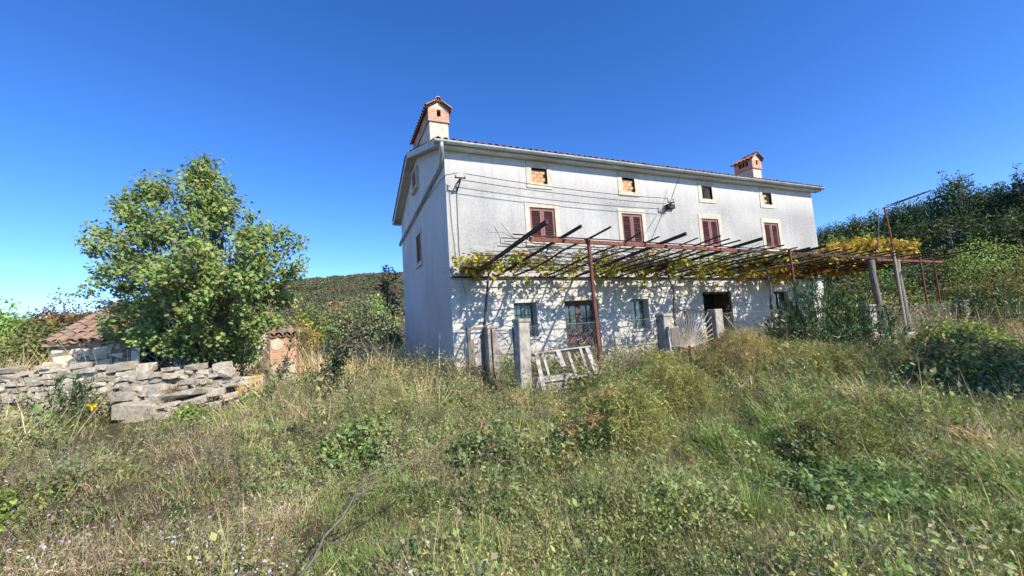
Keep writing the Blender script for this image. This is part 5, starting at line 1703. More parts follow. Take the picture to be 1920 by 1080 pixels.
    q = np.where(t < 0.55, b + (p1 - b) * (t / 0.55), p1 + (p2 - p1) * ((t - 0.55) / 0.45)) + rng.normal(0, 0.10, (m, 3))
    iv.tpl(T_LEAF, q, rand_dir(m, -0.6), rand_dir(m, 0.4), 0.075 * rng.uniform(0.6, 1.2, m), pal(m, [(0.02, 0.032, 0.014), (0.03, 0.045, 0.018), (0.05, 0.065, 0.03), (0.09, 0.10, 0.05)], [4, 4, 2, 1]))
    iv.build('ivy', 'gloss_leaf', T)
    # second, thinner leaning stem
    b = at(488, 752, 8.3)
    b[2] = ground_z(b[0], b[1])
    e = at(540, 672, 8.6)
    T = thing('ivy_sapling', 'thin leaning ivy clad sapling before the brick outhouse', 'tree', b)
    wood, cl = MB(), Cloud()
    wood.tube([tuple(b - np.array([0, 0, 0.2])), tuple((b + e) / 2 + np.array([0.05, 0, 0.03])), tuple(e)], [0.035, 0.03, 0.015], 6)
    for _ in range(7):
        c = e + rng.normal(0, 0.3, 3)
        limb(e - (e - b) * rng.uniform(0, 0.5), c, 0.01, 0.003, wood)
        leaf_ball(cl, T_LEAF, c, 0.16, 60, 0.06, OLIVE)
    m = 420
    t = rng.random(m)[:, None]
    cl.tpl(T_LEAF, b + (e - b) * t + rng.normal(0, 0.055, (m, 3)), rand_dir(m, -0.5), rand_dir(m, 0.4), 0.07 * rng.uniform(0.6, 1.2, m), pal(m, [(0.02, 0.034, 0.014), (0.035, 0.055, 0.02), (0.07, 0.085, 0.04)]))
    wood.build('trunk', 'bark', T, smooth=True)
    cl.build('ivy', 'gloss_leaf', T)

    # pale yellowing stalk in the near meadow
    b = at(604, 885, 5.2)
    b[2] = ground_z(b[0], b[1])
    T = thing('yellowing_stalk', 'upright weed stalk with pale yellow withered leaves in mid meadow', 'plant', b)
    cl = Cloud()
    top = b + np.array([0.0, 0.05, 0.98])
    cl.stem([tuple(b), tuple((b + top) / 2 + np.array([0.03, 0, 0])), tuple(top)], 0.008, 0.004, (0.10, 0.06, 0.03), 5)
    m = 90
    t = rng.uniform(0.35, 1.0, m)[:, None]
    cl.tpl(T_LEAF, b + (top - b) * t + rng.normal(0, 0.05, (m, 3)), rand_dir(m, -0.4), rand_dir(m, 0.5), 0.075 * rng.uniform(0.6, 1.2, m), pal(m, [(0.18, 0.16, 0.075), (0.15, 0.14, 0.06), (0.11, 0.115, 0.045), (0.17, 0.11, 0.07)]))
    cl.build('stalk', 'weed', T)

    # broken fennel stalk bowed over the foreground
    T = thing('broken_fennel_stalk', 'long broken fennel stalk bowed over the foreground with bare side twigs', 'plant', (-3.45, -8.7, -1.0))
    def kink(pts, amp, sub=4):
        out = []
        for a_, b_ in zip(pts[:-1], pts[1:]):
            for k_ in range(sub):
                out.append(tuple(np.asarray(a_) + (np.asarray(b_) - np.asarray(a_)) * k_ / sub + rng.normal(0, amp, 3)))
        return out + [tuple(pts[-1])]

    st = MB()
    K = 0.76
    main = [at(a_, b_, d_ * K) for a_, b_, d_ in ((520, 1330, 2.45), (560, 1085, 2.55), (610, 1010, 2.7), (660, 935, 2.95), (700, 885, 3.2), (745, 868, 3.5), (810, 864, 3.8), (880, 864, 4.0))]
    mk = kink(main, 0.006)
    st.tube(mk, list(np.linspace(0.0095, 0.0015, len(mk))), 6)
    st.build('main_stalk', 'stalk', T, smooth=True)
    st = MB()
    mk = kink([at(p[0], p[1], p[2] * K) for p in ((655, 940, 2.95), (740, 885, 3.3), (830, 828, 3.7), (900, 798, 4.1), (980, 778, 4.4), (1060, 772, 4.7), (1110, 785, 4.9))], 0.008)
    st.tube(mk, list(np.linspace(0.0065, 0.0015, len(mk))), 6)
    st.build('second_stalk', 'stalk', T, smooth=True)
    tw = MB()
    for a, m, e in (((690, 895, 3.2), (760, 815, 3.4), (800, 745, 3.6)), ((780, 862, 3.7), (800, 800, 3.8), (790, 740, 3.9)), ((830, 830, 3.7), (870, 800, 3.9), (868, 770, 4.0)), ((900, 798, 4.1), (950, 770, 4.2), (970, 745, 4.3)), ((960, 782, 4.3), (1010, 775, 4.4), (1060, 800, 4.5)), ((1000, 776, 4.5), (1070, 745, 4.7), (1140, 735, 4.9)), ((800, 864, 3.8), (850, 885, 3.9), (900, 880, 4.0)), ((850, 864, 3.9), (900, 850, 4.0), (960, 865, 4.1)), ((700, 886, 3.2), (650, 930, 3.1), (625, 960, 3.0)), ((900, 856, 4.0), (930, 830, 4.1), (975, 810, 4.2)), ((620, 1015, 2.75), (700, 1012, 2.9), (860, 1018, 3.0)), ((765, 1018, 2.95), (768, 1060, 2.8), (762, 1090, 2.7))):
        mk = kink([at(p[0], p[1], p[2] * K) for p in (a, m, e)], 0.010)
        tw.tube(mk, list(np.linspace(0.0045, 0.0018, len(mk))), 4)
    tw.build('twigs', 'twig', T)
    for p in ((1110, 785, 4.9), (1060, 800, 4.5), (1140, 735, 4.9), (970, 745, 4.3), (905, 790, 4.1), (1050, 770, 4.7)):
        cl = Cloud()
        leaf_ball(cl, T_NEEDLE, at(p[0], p[1], p[2] * K), 0.08, 60, 0.06, [(0.25, 0.12, 0.05), (0.20, 0.13, 0.07)], shell=0.1)
        cl.build('dry_umbel', 'weed', T)


M['stalk'] = mat_simple('green_grey_stalk', (0.05, 0.06, 0.035), (0.19, 0.17, 0.11), 25, 0.8, 0.2)
M['twig'] = mat_simple('dry_twig', (0.07, 0.055, 0.035), (0.20, 0.15, 0.10), 20, 0.8, 0.1)
build_shrubs()


# ------------------------------------------------------------------ grapevines over the pergola
def pergola_z(x, y):
    z0 = 2.30 - 0.0125 * x
    return z0 + (beam_z(x) + 0.06 - z0) * (y + 0.1) / (-4.2) + 0.1


def build_vines():
    VC = [(0.17, 0.18, 0.03), (0.26, 0.22, 0.035), (0.11, 0.14, 0.028), (0.30, 0.18, 0.03)]

    def vine(label, root, ht, x0, x1, spots, cols, weights, canes, drape):
        T = thing('grapevine', label, 'vine', (root[0], root[1], ground_z(*root)), 'grapevines on the pergola')
        wood, cl = MB(), Cloud()
        gz = ground_z(*root)
        zt = pergola_z(ht[0], ht[1])
        wood.tube([(root[0], root[1], gz - 0.2), (root[0] + 0.06, root[1] + 0.03, gz + 0.7), (root[0] - 0.05, root[1], gz + 1.5), (root[0] + 0.05, root[1], gz + 2.2), (ht[0], ht[1], zt)], [0.05, 0.042, 0.045, 0.035, 0.03], 7)
        wood.build('trunk', 'bark', T, smooth=True)
        cn = MB()
        for k in range(canes):
            xa = ht[0] if k < canes // 4 else rng.uniform(x0, x1)
            ya = ht[1] if k < canes // 4 else rng.uniform(-3.3, -0.3)
            xb = np.clip(xa + rng.normal(0, 1.4), x0 - 0.3, x1 + 0.3)
            yb = np.clip(ya + rng.normal(0, 0.8), -4.4, -0.15)
            pts = []
            for i in range(7):
                t = i / 6
                x, y = xa + (xb - xa) * t + rng.normal(0, 0.06), ya + (yb - ya) * t + rng.normal(0, 0.06)
                pts.append((x, y, pergola_z(x, y) + rng.normal(0.0, 0.05) + (0.25 * t * t if k % 9 == 0 else 0)))
            cn.tube(pts, list(np.linspace(0.013, 0.004, 7)), 4)
        for k in range(drape):       # hanging canes
            x, y = rng.uniform(x0, x1), rng.uniform(-2.5, -0.2)
            z = pergola_z(x, y)
            L = rng.uniform(0.2, 0.8)
            cn.tube([(x, y, z), (x + rng.normal(0, 0.05), y + rng.normal(0, 0.04), z - L * 0.5), (x + rng.normal(0, 0.12), y, z - L)], [0.006, 0.005, 0.003], 4)
            leaf_ball(cl, T_LOBED, (x, y, z - L * 0.6), 0.16, 9, 0.13, cols, weights, shell=0.1, up=0.2)
        cn.build('canes', 'bark', T)
        for (xa, xb, ya, yb, lo, hi, n) in spots:
            # leaves gather in bunches along the canes
            nb = max(3, n // 26)
            for _ in range(nb):
                x, y = rng.uniform(xa, xb), rng.uniform(ya, yb)
                c = np.array([x, y, pergola_z(x, y) + rng.uniform(lo, hi)])
                leaf_ball(cl, T_LOBED, c, rng.uniform(0.14, 0.30), int(n / nb), 0.125, np.array(cols) * rng.uniform(0.8, 1.2), weights, shell=0.1, up=0.7, flat=0.7)
        cl.build('foliage', 'leaf', T)
    vine('grapevine with yellow leaves at the gable end of the pergola', (0.75, -0.8), (0.9, -0.9), 0.05, 3.6,
         [(0.05, 1.1, -1.1, -0.15, 0.0, 0.35, 560), (0.4, 3.4, -1.7, -0.3, -0.05, 0.25, 620), (1.0, 3.6, -2.6, -1.0, -0.05, 0.12, 110)], VC, [3, 3, 2, 1.6], 90, 8)
    vine('grapevine climbing beside the second ground floor window', (6.55, -2.0), (6.5, -1.8), 3.4, 10.6,
         [(3.4, 10.6, -1.9, -0.25, -0.1, 0.22, 1800), (3.4, 8.5, -3.2, -1.6, -0.05, 0.15, 300), (8.5, 10.6, -3.4, -1.6, -0.05, 0.15, 420)], VC, [4, 3, 4, 0.8], 280, 16)
    vine('grapevine with golden leaves heaped over the far end of the pergola', (10.2, -2.6), (10.4, -2.4), 10.0, 17.6,
         [(10.2, 17.0, -2.2, -0.3, -0.15, 0.2, 1700), (12.6, 17.5, -3.7, -0.6, 0.05, 0.60, 4200), (14.0, 17.7, -3.7, -0.6, 0.2, 0.80, 2200), (10.4, 13.5, -4.0, -1.8, 0.0, 0.25, 420)],
         [(0.27, 0.19, 0.032), (0.28, 0.15, 0.03), (0.20, 0.17, 0.035), (0.11, 0.125, 0.03)], [4, 2.5, 3, 1.5], 330, 12)


build_vines()


# ------------------------------------------------------------------ meadow: grass, dry stalks and weeds (uncountable, scattered)
def tuft_sources(f=1.0):
    """tufts; f < 1 gives fewer, slightly broader pieces for ground farther off"""
    src = {}
    g = rng
    wide = 1 + 0.6 * (1 - f)

    def grass(n, lmin, lmax, spread, cols, tip, w, lean, name):
        out = []
        n, w = int(n * f), w * wide
        for _ in range(5):
            cl = Cloud()
            a = g.uniform(0, 2 * math.pi, n)
            rr = spread * np.sqrt(g.random(n))
            P = np.stack([rr * np.cos(a), rr * np.sin(a), np.full(n, -0.01)], 1)
            out_d = np.stack([np.cos(a), np.sin(a), np.zeros(n)], 1)
            D = norm(out_d * g.uniform(0.0, 0.5, (n, 1)) + np.array([0, 0, 1.0]) + g.normal(0, 0.2, (n, 3)))
            B = out_d * g.uniform(0.05, lean, (n, 1)) + g.normal(0, 0.15, (n, 3)) - np.array([0, 0, lean * 0.35])
            k = pal(n, cols)
            cl.blades(P, D, B, g.uniform(lmin, lmax, n), w * g.uniform(0.6, 1.2, n), k, np.clip(k * np.array(tip), 0, 0.8), seg=2)
            out.append((np.concatenate(cl.V), np.concatenate(cl.F), np.concatenate(cl.K)))
        return out
    src['short'] = grass(30, 0.05, 0.18, 0.14, [(0.075, 0.115, 0.034), (0.105, 0.145, 0.045), (0.12, 0.14, 0.055), (0.16, 0.15, 0.08)], (1.3, 1.25, 1.2), 0.009, 0.5, 'short_grass_tuft')
    src['long'] = grass(34, 0.16, 0.42, 0.14, [(0.07, 0.11, 0.03), (0.09, 0.13, 0.036), (0.12, 0.145, 0.05)], (1.25, 1.15, 1.1), 0.009, 0.65, 'long_grass_tuft')
    src['olive'] = grass(30, 0.13, 0.36, 0.15, [(0.11, 0.13, 0.045), (0.155, 0.15, 0.065), (0.085, 0.115, 0.04)], (1.35, 1.2, 1.15), 0.008, 0.6, 'olive_grass_tuft')
    src['dry'] = grass(28, 0.10, 0.34, 0.16, [(0.25, 0.195, 0.12), (0.19, 0.15, 0.09), (0.32, 0.26, 0.17), (0.14, 0.13, 0.07)], (1.15, 1.1, 1.1), 0.008, 0.95, 'dry_grass_tuft')
    src['meadow'] = grass(26, 0.35, 0.75, 0.22, [(0.27, 0.215, 0.125), (0.22, 0.18, 0.10), (0.17, 0.155, 0.075), (0.32, 0.26, 0.16)], (1.1, 1.05, 1.0), 0.009, 0.35, 'meadow_grass_tuft')

    def weed(nst, h0, h1, spread, leafsize, cols, stemcol, per, T, name, flower=None, nfl=0, mat='weed', sag_=0.25):
        out = []
        per, leafsize = max(3, int(per * f)), leafsize * wide
        for _ in range(5):
            cl = Cloud()
            for k in range(nst):
                a = g.uniform(0, 2 * math.pi)
                h = g.uniform(h0, h1)
                d = np.array([math.cos(a), math.sin(a), 0]) * spread * g.uniform(0.2, 1)
                b = d * 0.25
                mid = b + d * 0.4 + np.array([0, 0, h * 0.6])
                e = b + d * (1 + sag_) + np.array([0, 0, h])
                pts = [b - np.array([0, 0, 0.02]), mid, e]
                cl.blades(np.array([b]), np.array([(mid - b)]), np.array([(e - mid) * 0.4 / max(h, 0.05)]), np.array([h * 1.05]), np.array([0.006]), np.array([stemcol]), seg=2)
                m = per
                t = g.uniform(0.12, 1.05, (m, 1))
                P = (1 - t) ** 2 * b + 2 * t * (1 - t) * mid + t ** 2 * e + g.normal(0, leafsize * 0.55, (m, 3))
                cl.tpl(T, P, rand_dir(m, 0.1), norm(g.normal(0, 0.6, (m, 3)) + np.array([0, 0, 0.9])), leafsize * g.uniform(0.5, 1.25, m), pal(m, cols))
                if flower is not None:
                    Pf = e + g.normal(0, 0.03, (nfl, 3))
                    cl.tpl(T_FLOWER, Pf, rand_dir(nfl), norm(g.normal(0, 0.4, (nfl, 3)) + np.array([0, 0, 1])), 0.014 * g.uniform(0.7, 1.2, nfl), pal(nfl, flower, jit=0.1))
            out.append((np.concatenate(cl.V), np.concatenate(cl.F), np.concatenate(cl.K)))
        return out
    src['leafy'] = weed(7, 0.04, 0.16, 0.14, 0.024, [(0.06, 0.10, 0.028), (0.085, 0.13, 0.04), (0.045, 0.08, 0.022)], (0.08, 0.09, 0.03), 7, T_LEAF, 'leafy_weed', mat='leaf')
    src['brown'] = weed(7, 0.12, 0.34, 0.18, 0.026, [(0.14, 0.11, 0.07), (0.185, 0.145, 0.10), (0.105, 0.085, 0.055), (0.09, 0.10, 0.045)], (0.12, 0.085, 0.06), 8, T_LANCE, 'brown_weed')
    src['mint'] = weed(7, 0.11, 0.30, 0.17, 0.024, [(0.10, 0.12, 0.05), (0.13, 0.135, 0.06), (0.16, 0.12, 0.08)], (0.12, 0.09, 0.06), 10, T_LANCE, 'flowering_weed', [(0.26, 0.21, 0.40), (0.32, 0.27, 0.42)], 1)
    src['mallow'] = weed(9, 0.06, 0.20, 0.22, 0.062, [(0.075, 0.12, 0.04), (0.10, 0.15, 0.055), (0.06, 0.10, 0.03)], (0.10, 0.11, 0.05), 4, T_LOBED, 'mallow', mat='leaf')
    src['tall'] = weed(7, 0.28, 0.60, 0.24, 0.040, [(0.085, 0.11, 0.045), (0.12, 0.13, 0.06), (0.14, 0.11, 0.07), (0.065, 0.09, 0.035)], (0.13, 0.10, 0.06), 12, T_LANCE, 'tall_weed')
    out = []
    HC = [[(0.07, 0.115, 0.032), (0.09, 0.135, 0.04)], [(0.11, 0.145, 0.045), (0.085, 0.12, 0.035)], [(0.13, 0.135, 0.05), (0.10, 0.12, 0.045)], [(0.085, 0.11, 0.06), (0.11, 0.13, 0.07)], [(0.055, 0.09, 0.03), (0.07, 0.11, 0.035)], [(0.13, 0.11, 0.06), (0.10, 0.10, 0.05)], [(0.075, 0.12, 0.034), (0.12, 0.16, 0.05)]]
    for v in range(7):
        cl = Cloud()
        m = int(56 * f)
        a = g.uniform(0, 2 * math.pi, m)
        q = np.sqrt(g.random(m))
        zz = (1 - q ** 2) * g.uniform(0.25, 1.0, m) * (0.16 + 0.03 * v)
        P = np.stack([0.2 * q * np.cos(a), 0.2 * q * np.sin(a), zz], 1)
        N = norm(np.stack([q * np.cos(a), q * np.sin(a), np.full(m, 0.9)], 1) + g.normal(0, 0.35, (m, 3)))
        cl.tpl(T_LEAF if v % 2 else T_LEAF2, P, rand_dir(m, 0.1), N, (0.026 + 0.006 * (v % 3)) * wide * g.uniform(0.6, 1.3, m), pal(m, HC[v], jit=0.15))
        for _ in range(6):
            aa = g.uniform(0, 6.28)
            cl.blades(np.zeros((1, 3)), np.array([[0.5 * math.cos(aa), 0.5 * math.sin(aa), 1.0]]), g.normal(0, 0.2, (1, 3)), np.array([g.uniform(0.15, 0.38)]), np.array([0.005]), np.array([(0.16, 0.13, 0.075)]), seg=2)
        out.append((np.concatenate(cl.V), np.concatenate(cl.F), np.concatenate(cl.K)))
    src['herb'] = out
    out = []
    for v in range(6):
        cl = Cloud()
        sprays = 9
        for j in range(sprays):
            aa = g.uniform(0, 2 * math.pi)
            L = g.uniform(0.25, 0.6)
            hh = g.uniform(0.10, 0.34)
            m = max(4, int(14 * f))
            t = g.random((m, 1))
            ax = np.array([math.cos(aa), math.sin(aa), 0])
            P = ax * L * t + np.array([0, 0, 1.0]) * (hh * 4 * t * (1 - t) * 0.8 + 0.03) + g.normal(0, 0.03, (m, 3))
            N = norm(np.array([0, 0, 1.0]) + ax * 0.4 + 0.5 * np.array(SUN) + g.normal(0, 0.4, (m, 3)))
            cl.tpl(T_LEAF, P, norm(ax + g.normal(0, 0.6, (m, 3))), N, (0.034 + 0.008 * (v % 3)) * wide * g.uniform(0.6, 1.3, m), pal(m, HC[v], jit=0.18))
            cl.blades(np.zeros((1, 3)), np.array([ax + np.array([0, 0, 1.3 * hh / L * 2])]), np.array([[0, 0, -1.1 * hh / L * 2]]) + ax * 0.3, np.array([L]), np.array([0.006]), np.array([(0.12, 0.085, 0.05)]), seg=2)
        out.append((np.concatenate(cl.V), np.concatenate(cl.F), np.concatenate(cl.K)))
    src['scrub'] = out
    src['yellowish'] = weed(7, 0.20, 0.42, 0.2, 0.034, [(0.14, 0.16, 0.05), (0.11, 0.14, 0.042), (0.18, 0.175, 0.065)], (0.12, 0.11, 0.05), 12, T_LANCE, 'yellowish_weed')
    return src


def scatter(name, label, cat, meshes, P, rot, scl, idx):
    me = bpy.data.meshes.new(name)
    me.vertices.add(len(P))
    me.vertices.foreach_set('co', P.astype(np.float32).ravel())
    for nm, ty, arr, key in (('rot', 'FLOAT_VECTOR', rot, 'vector'), ('scl', 'FLOAT_VECTOR', scl, 'vector'), ('pick', 'INT', idx, 'value')):
        a = me.attributes.new(nm, ty, 'POINT')
        a.data.foreach_set(key, (arr.astype(np.int32) if ty == 'INT' else arr.astype(np.float32)).ravel())
    o = bpy.data.objects.new(name, me)
    link(o)
    o['label'] = label
    o['category'] = cat
    o['kind'] = 'stuff'
    ng = bpy.data.node_groups.new(name + '_scatter', 'GeometryNodeTree')
    ng.interface.new_socket('Geometry', in_out='INPUT', socket_type='NodeSocketGeometry')
    ng.interface.new_socket('Geometry', in_out='OUTPUT', socket_type='NodeSocketGeometry')
    N, L = ng.nodes, ng.links
    gi, go = N.new('NodeGroupInput'), N.new('NodeGroupOutput')
    jn = N.new('GeometryNodeJoinGeometry')
    for m in meshes:
        so = bpy.data.objects.new(m.name, m)
        oi = N.new('GeometryNodeObjectInfo')
        oi.transform_space = 'ORIGINAL'
        oi.inputs['Object'].default_value = so
        oi.inputs['As Instance'].default_value = False
        g2 = N.new('GeometryNodeGeometryToInstance')
        L.new(oi.outputs['Geometry'], g2.inputs[0])
        L.new(g2.outputs[0], jn.inputs[0])
    ip = N.new('GeometryNodeInstanceOnPoints')
    L.new(gi.outputs[0], ip.inputs['Points'])
    L.new(jn.outputs[0], ip.inputs['Instance'])
    ip.inputs['Pick Instance'].default_value = True
    for nm, ty, sock in (('rot', 'FLOAT_VECTOR', 'Rotation'), ('scl', 'FLOAT_VECTOR', 'Scale'), ('pick', 'INT', 'Instance Index')):
        na = N.new('GeometryNodeInputNamedAttribute')
        na.data_type = ty
        na.inputs['Name'].default_value = nm
        if sock == 'Rotation':
            er = N.new('FunctionNodeEulerToRotation')
            L.new(na.outputs['Attribute'], er.inputs[0])
            L.new(er.outputs[0], ip.inputs[sock])
        else:
            L.new(na.outputs['Attribute'], ip.inputs[sock])
    L.new(ip.outputs[0], go.inputs[0])
    md = o.modifiers.new('scatter', 'NODES')
    md.node_group = ng
    return o


def merge(name, label, cat, near, far, is_far, P, rz, tilt, scl, tint, mat):
    """one mesh of many tufts"""
    V, F, K, n0 = [], [], [], 0
    pick = rng.integers(0, len(near), len(P)) + np.where(is_far, len(near), 0)
    for i, (v, f, k) in enumerate(near + far):
        m = pick == i
        c = int(m.sum())
        if c == 0:
            continue
        cz, sz = np.cos(rz[m])[:, None], np.sin(rz[m])[:, None]
        x = (v[None, :, 0] * cz - v[None, :, 1] * sz) * scl[m, 0:1]
        y = (v[None, :, 0] * sz + v[None, :, 1] * cz) * scl[m, 0:1]
        z = v[None, :, 2] * scl[m, 1:2]
        x = x + z * tilt[m, 0:1]
        y = y + z * tilt[m, 1:2]
        V.append((np.stack([x, y, z], 2) + P[m][:, None]).reshape(-1, 3))
        F.append((np.arange(c)[:, None, None] * len(v) + f[None]).reshape(-1, 3) + n0)
        K.append((k[None] * tint[m][:, None]).reshape(-1, 3))
        n0 += c * len(v)
    cl = Cloud()
    cl.V, cl.F, cl.K, cl.n = V, F, K, n0
    o = cl.build(name, mat)
    tag(o, label, cat)
    o['kind'] = 'stuff'
    return o


def build_meadow():
    src = tuft_sources()
    src_far = tuft_sources(0.4)
    n = 25500
    head = math.atan2(FW[0], FW[1])
    # density falls off with distance from where one stands
    u = rng.random(n)
    r0, r1, p = 1.7, 40.0, 0.15
    r = (r0 ** p + u * (r1 ** p - r0 ** p)) ** (1 / p)
    a = head + rng.uniform(-math.radians(66), math.radians(66), n)
    x, y = CAM[0] + r * np.sin(a), CAM[1] + r * np.cos(a)
    keep = ~((x > -0.08) & (x < HL + 0.08) & (y > -0.1) & (y < HD + 0.1))
    keep &= ~((x > -11.4) & (x < -5.6) & (y > 5.5) & (y < 10.1))
    keep &= ~((x > -5.1) & (x < -4.2) & (y > 2.9) & (y < 4.4))
    # dry stone wall and slabs
    A, B = np.array((-10.6, 0.55)), np.array((-5.15, -1.26))
    d = (B - A) / np.linalg.norm(B - A)
    s = (x - A[0]) * d[0] + (y - A[1]) * d[1]
    w = -(x - A[0]) * d[1] + (y - A[1]) * d[0]
    keep &= ~((s > -0.2) & (s < 5.9) & (abs(w - 0.05) < 0.34))
    keep &= ~((x > -7.2) & (x < -5.2) & (y > -2.35) & (y < -0.8) & (rng.random(n) > 0.12))
    keep &= ~((x > -7.1) & (x < -5.0) & (y > -3.6) & (y < -1.6) & (rng.random(n) > 0.45))
    x, y, r = x[keep], y[keep], r[keep]
    n = len(x)
    f1 = np.array([noise.noise((a_ * 0.45, b_ * 0.45, 2.2)) for a_, b_ in zip(x, y)])
    f2 = np.array([noise.noise((a_ * 0.9, b_ * 0.9, 9.1)) for a_, b_ in zip(x, y)])
    f4 = np.array([noise.noise((a_ * 1.5, b_ * 1.5, 21.0)) for a_, b_ in zip(x, y)])
    f3 = np.array([noise.noise((a_ * 0.3, b_ * 0.3, 15.4)) for a_, b_ in zip(x, y)])
    z = np.array([ground_z(a_, b_) for a_, b_ in zip(x, y)])
    q = rng.random(n)
    # side of the meadow: 0 at the left (brown, flowering), 1 at the right (lush grass)
    side = np.clip((x + 0.25 * (y + 9) + 4.4 + 0.8 * f1) / 5.2, 0, 1)
    sp = np.full(n, 'short', dtype=object)
    P = {}
    left = side < 0.22
    mid = (side >= 0.22) & (side < 0.68)
    right = side >= 0.68

    def assign(mask, table):
        keys = list(table)
        wts = np.stack([np.broadcast_to(np.maximum(v, 0.0), (n,)) for v in table.values()], 1) + 1e-6
        cum = np.cumsum(wts / wts.sum(1, keepdims=True), 1)
        k = (q[:, None] > cum).sum(1)
        k = np.minimum(k, len(keys) - 1)
        arr = np.array(keys, dtype=object)[k]
        sp[mask] = arr[mask]
    assign(left, {'scrub': 0.10 + 0.5 * f4, 'herb': 0.45 - 0.8 * f3, 'brown': 1.9 + 1.6 * f1, 'mint': 0.28 + 0.9 * f3, 'leafy': 0.25 - 1.6 * f2, 'dry': 0.35 + 1.4 * f2, 'olive': 0.4, 'short': 0.6, 'tall': 0.15})
    assign(left & (y > -4.5), {'tall': 0.9, 'brown': 0.8 + f1, 'olive': 0.5, 'yellowish': 0.3})
    assign(mid, {'scrub': 0.22 + 0.8 * f4, 'herb': 1.2 + 0.9 * f3, 'short': 1.7 - 1.0 * f2, 'dry': 0.45 + 2.6 * f2, 'leafy': 0.15 + 1.1 * f1, 'olive': 0.6 - 1.5 * f1, 'yellowish': 0.3 + 0.8 * f3, 'brown': 0.25 + 0.9 * f2, 'long': 0.2 + 0.6 * f3})
    assign(right, {'scrub': 0.20 + 0.8 * f4, 'herb': 1.1 + 0.9 * f3, 'long': 0.25 + 1.6 * f1 - 0.10 * (y + 9), 'olive': 0.9 - 1.5 * f1 + 0.22 * (y + 9), 'short': 1.2, 'dry': 0.55 + 2.4 * f2, 'leafy': 0.25 + 0.8 * f3, 'mallow': 0.0 * f3, 'yellowish': 0.2 - f2})
    patch = lambda cx, cy, rad: (x - cx) ** 2 + (y - cy) ** 2 < (rad * (1 + 0.5 * f2)) ** 2
    assign(patch(1.0, -9.35, 0.75), {'mallow': 1.6, 'dry': 0.5, 'short': 0.8, 'long': 0.3})
    for cx, cy, rad in ((-0.28, -9.55, 0.38), (3.3, -9.5, 0.7), (-0.2, -7.25, 0.35), (-2.2, -7.4, 0.6), (-1.0, -6.0, 0.5), (-3.6, -7.6, 0.5), (4.6, -8.0, 0.6)):
        assign(patch(cx, cy, rad * 0.85), {'dry': 1.3, 'short': 0.6, 'herb': 0.3})
    for cx, cy, rad in ((-3.0, -8.6, 0.45), (0.8, -8.2, 0.6), (2.2, -9.7, 0.6), (0.0, -9.2, 0.4), (1.6, -8.0, 0.5)):
        assign(patch(cx, cy, rad), {'long': 1.2, 'short': 0.8, 'herb': 0.4})
    # taller weeds towards the fence and the house
    yard = (y > -6.2) & (x > -3.2) & (r < 22)
    assign(yard & (x < 4), {'scrub': 0.35, 'herb': 0.9, 'tall': 0.5 + 0.8 * f1, 'yellowish': 0.9 + f2, 'olive': 0.7, 'brown': 0.4 + f3, 'leafy': 0.6, 'short': 0.4})
    assign(yard & (x >= 4), {'tall': 0.8, 'olive': 1.0 + f2, 'yellowish': 0.8, 'brown': 0.6 + f3, 'dry': 0.5})
    midm = (y > -4.5) & (y <= 3) & (x <= -0.3)
    assign(midm, {'scrub': 0.25 + f4, 'herb': 0.9 + f3, 'tall': 0.5 + f1, 'yellowish': 0.7 + f2, 'olive': 0.7, 'brown': 0.5 + f3, 'leafy': 0.4, 'meadow': 0.3})
    far = (y > 3.0) & (x < 0.5)
    assign(far, {'meadow': 1.0 + f1, 'olive': 0.25 - f1})
    farr = (r > 17) & (x > 3)
    assign(farr, {'meadow': 0.6 + f1, 'tall': 0.8, 'brown': 0.8, 'olive': 0.6})
    info = {'short': ('short_grass', 'short green and straw grass covering the foreground', 'grass'),
            'long': ('long_grass', 'lush long green grass in the right foreground', 'grass'),
            'olive': ('olive_grass', 'olive tinted seeding grass through the meadow', 'grass'),
            'dry': ('dry_grass', 'dry straw coloured grass in patches', 'grass'),
            'meadow': ('meadow_grass', 'tall pale dry meadow grass behind the hut and the house', 'grass'),
            'leafy': ('leafy_weeds', 'small bright leafed weeds through the meadow', 'weeds'),
            'scrub': ('sprawling_scrub', 'sprawling leafy shoots tangled through the meadow', 'scrub'),
            'herb': ('low_herbs', 'low mounded leafy herbs scattered through the meadow', 'weeds'),
            'brown': ('brown_weeds', 'withered brown weeds in the left foreground', 'weeds'),
            'mint': ('flowering_weeds', 'weeds with tiny lilac flowers in the left foreground', 'weeds'),
            'mallow': ('mallow_plants', 'broad leafed mallow in the near right grass', 'weeds'),
            'tall': ('tall_weeds', 'tall dull weeds around the fence and the house', 'weeds'),
            'yellowish': ('yellowish_weeds', 'yellow green weeds between meadow and fence', 'weeds')}
    for k, (nm, lab, cat) in info.items():
        m = sp == k
        c = int(m.sum())
        if c == 0:
            continue
        sc = rng.uniform(0.7, 1.3, c) * (1 + np.clip((r[m] - 5) / 22, 0, 1.0))
        sc *= np.clip(1 + 0.7 * f2[m] + 0.3 * f1[m] + 0.9 * f4[m], 0.45, 1.55)
        sc *= np.where((y[m] < -1.2) & (x[m] < -1.2) & (x[m] > -6.9) & (y[m] > -6.5), 0.72, 1.0)
        sc *= np.where((x[m] > -6.95) & (x[m] < -4.5) & (y[m] > -4.4) & (y[m] < -1.4), 0.5, 1.0)
        sc *= 0.72 + 0.28 * np.clip((r[m] - 4) / 5, 0, 1)
        if k == 'dry':
            sc *= np.where(side[m] > 0.2, 0.72, 0.9)
        if k in ('mallow', 'long'):
            sc *= 0.8
        if k == 'herb':
            sc *= 1.25
        if k == 'scrub':
            sc *= np.where(r[m] < 4.5, 0.75, 1.0)
        if k in ('tall', 'meadow'):
            sc *= np.where(r[m] < 6, 0.6, 1.0)
        S = np.stack([sc, sc * rng.uniform(0.75, 1.2, c)], 1)
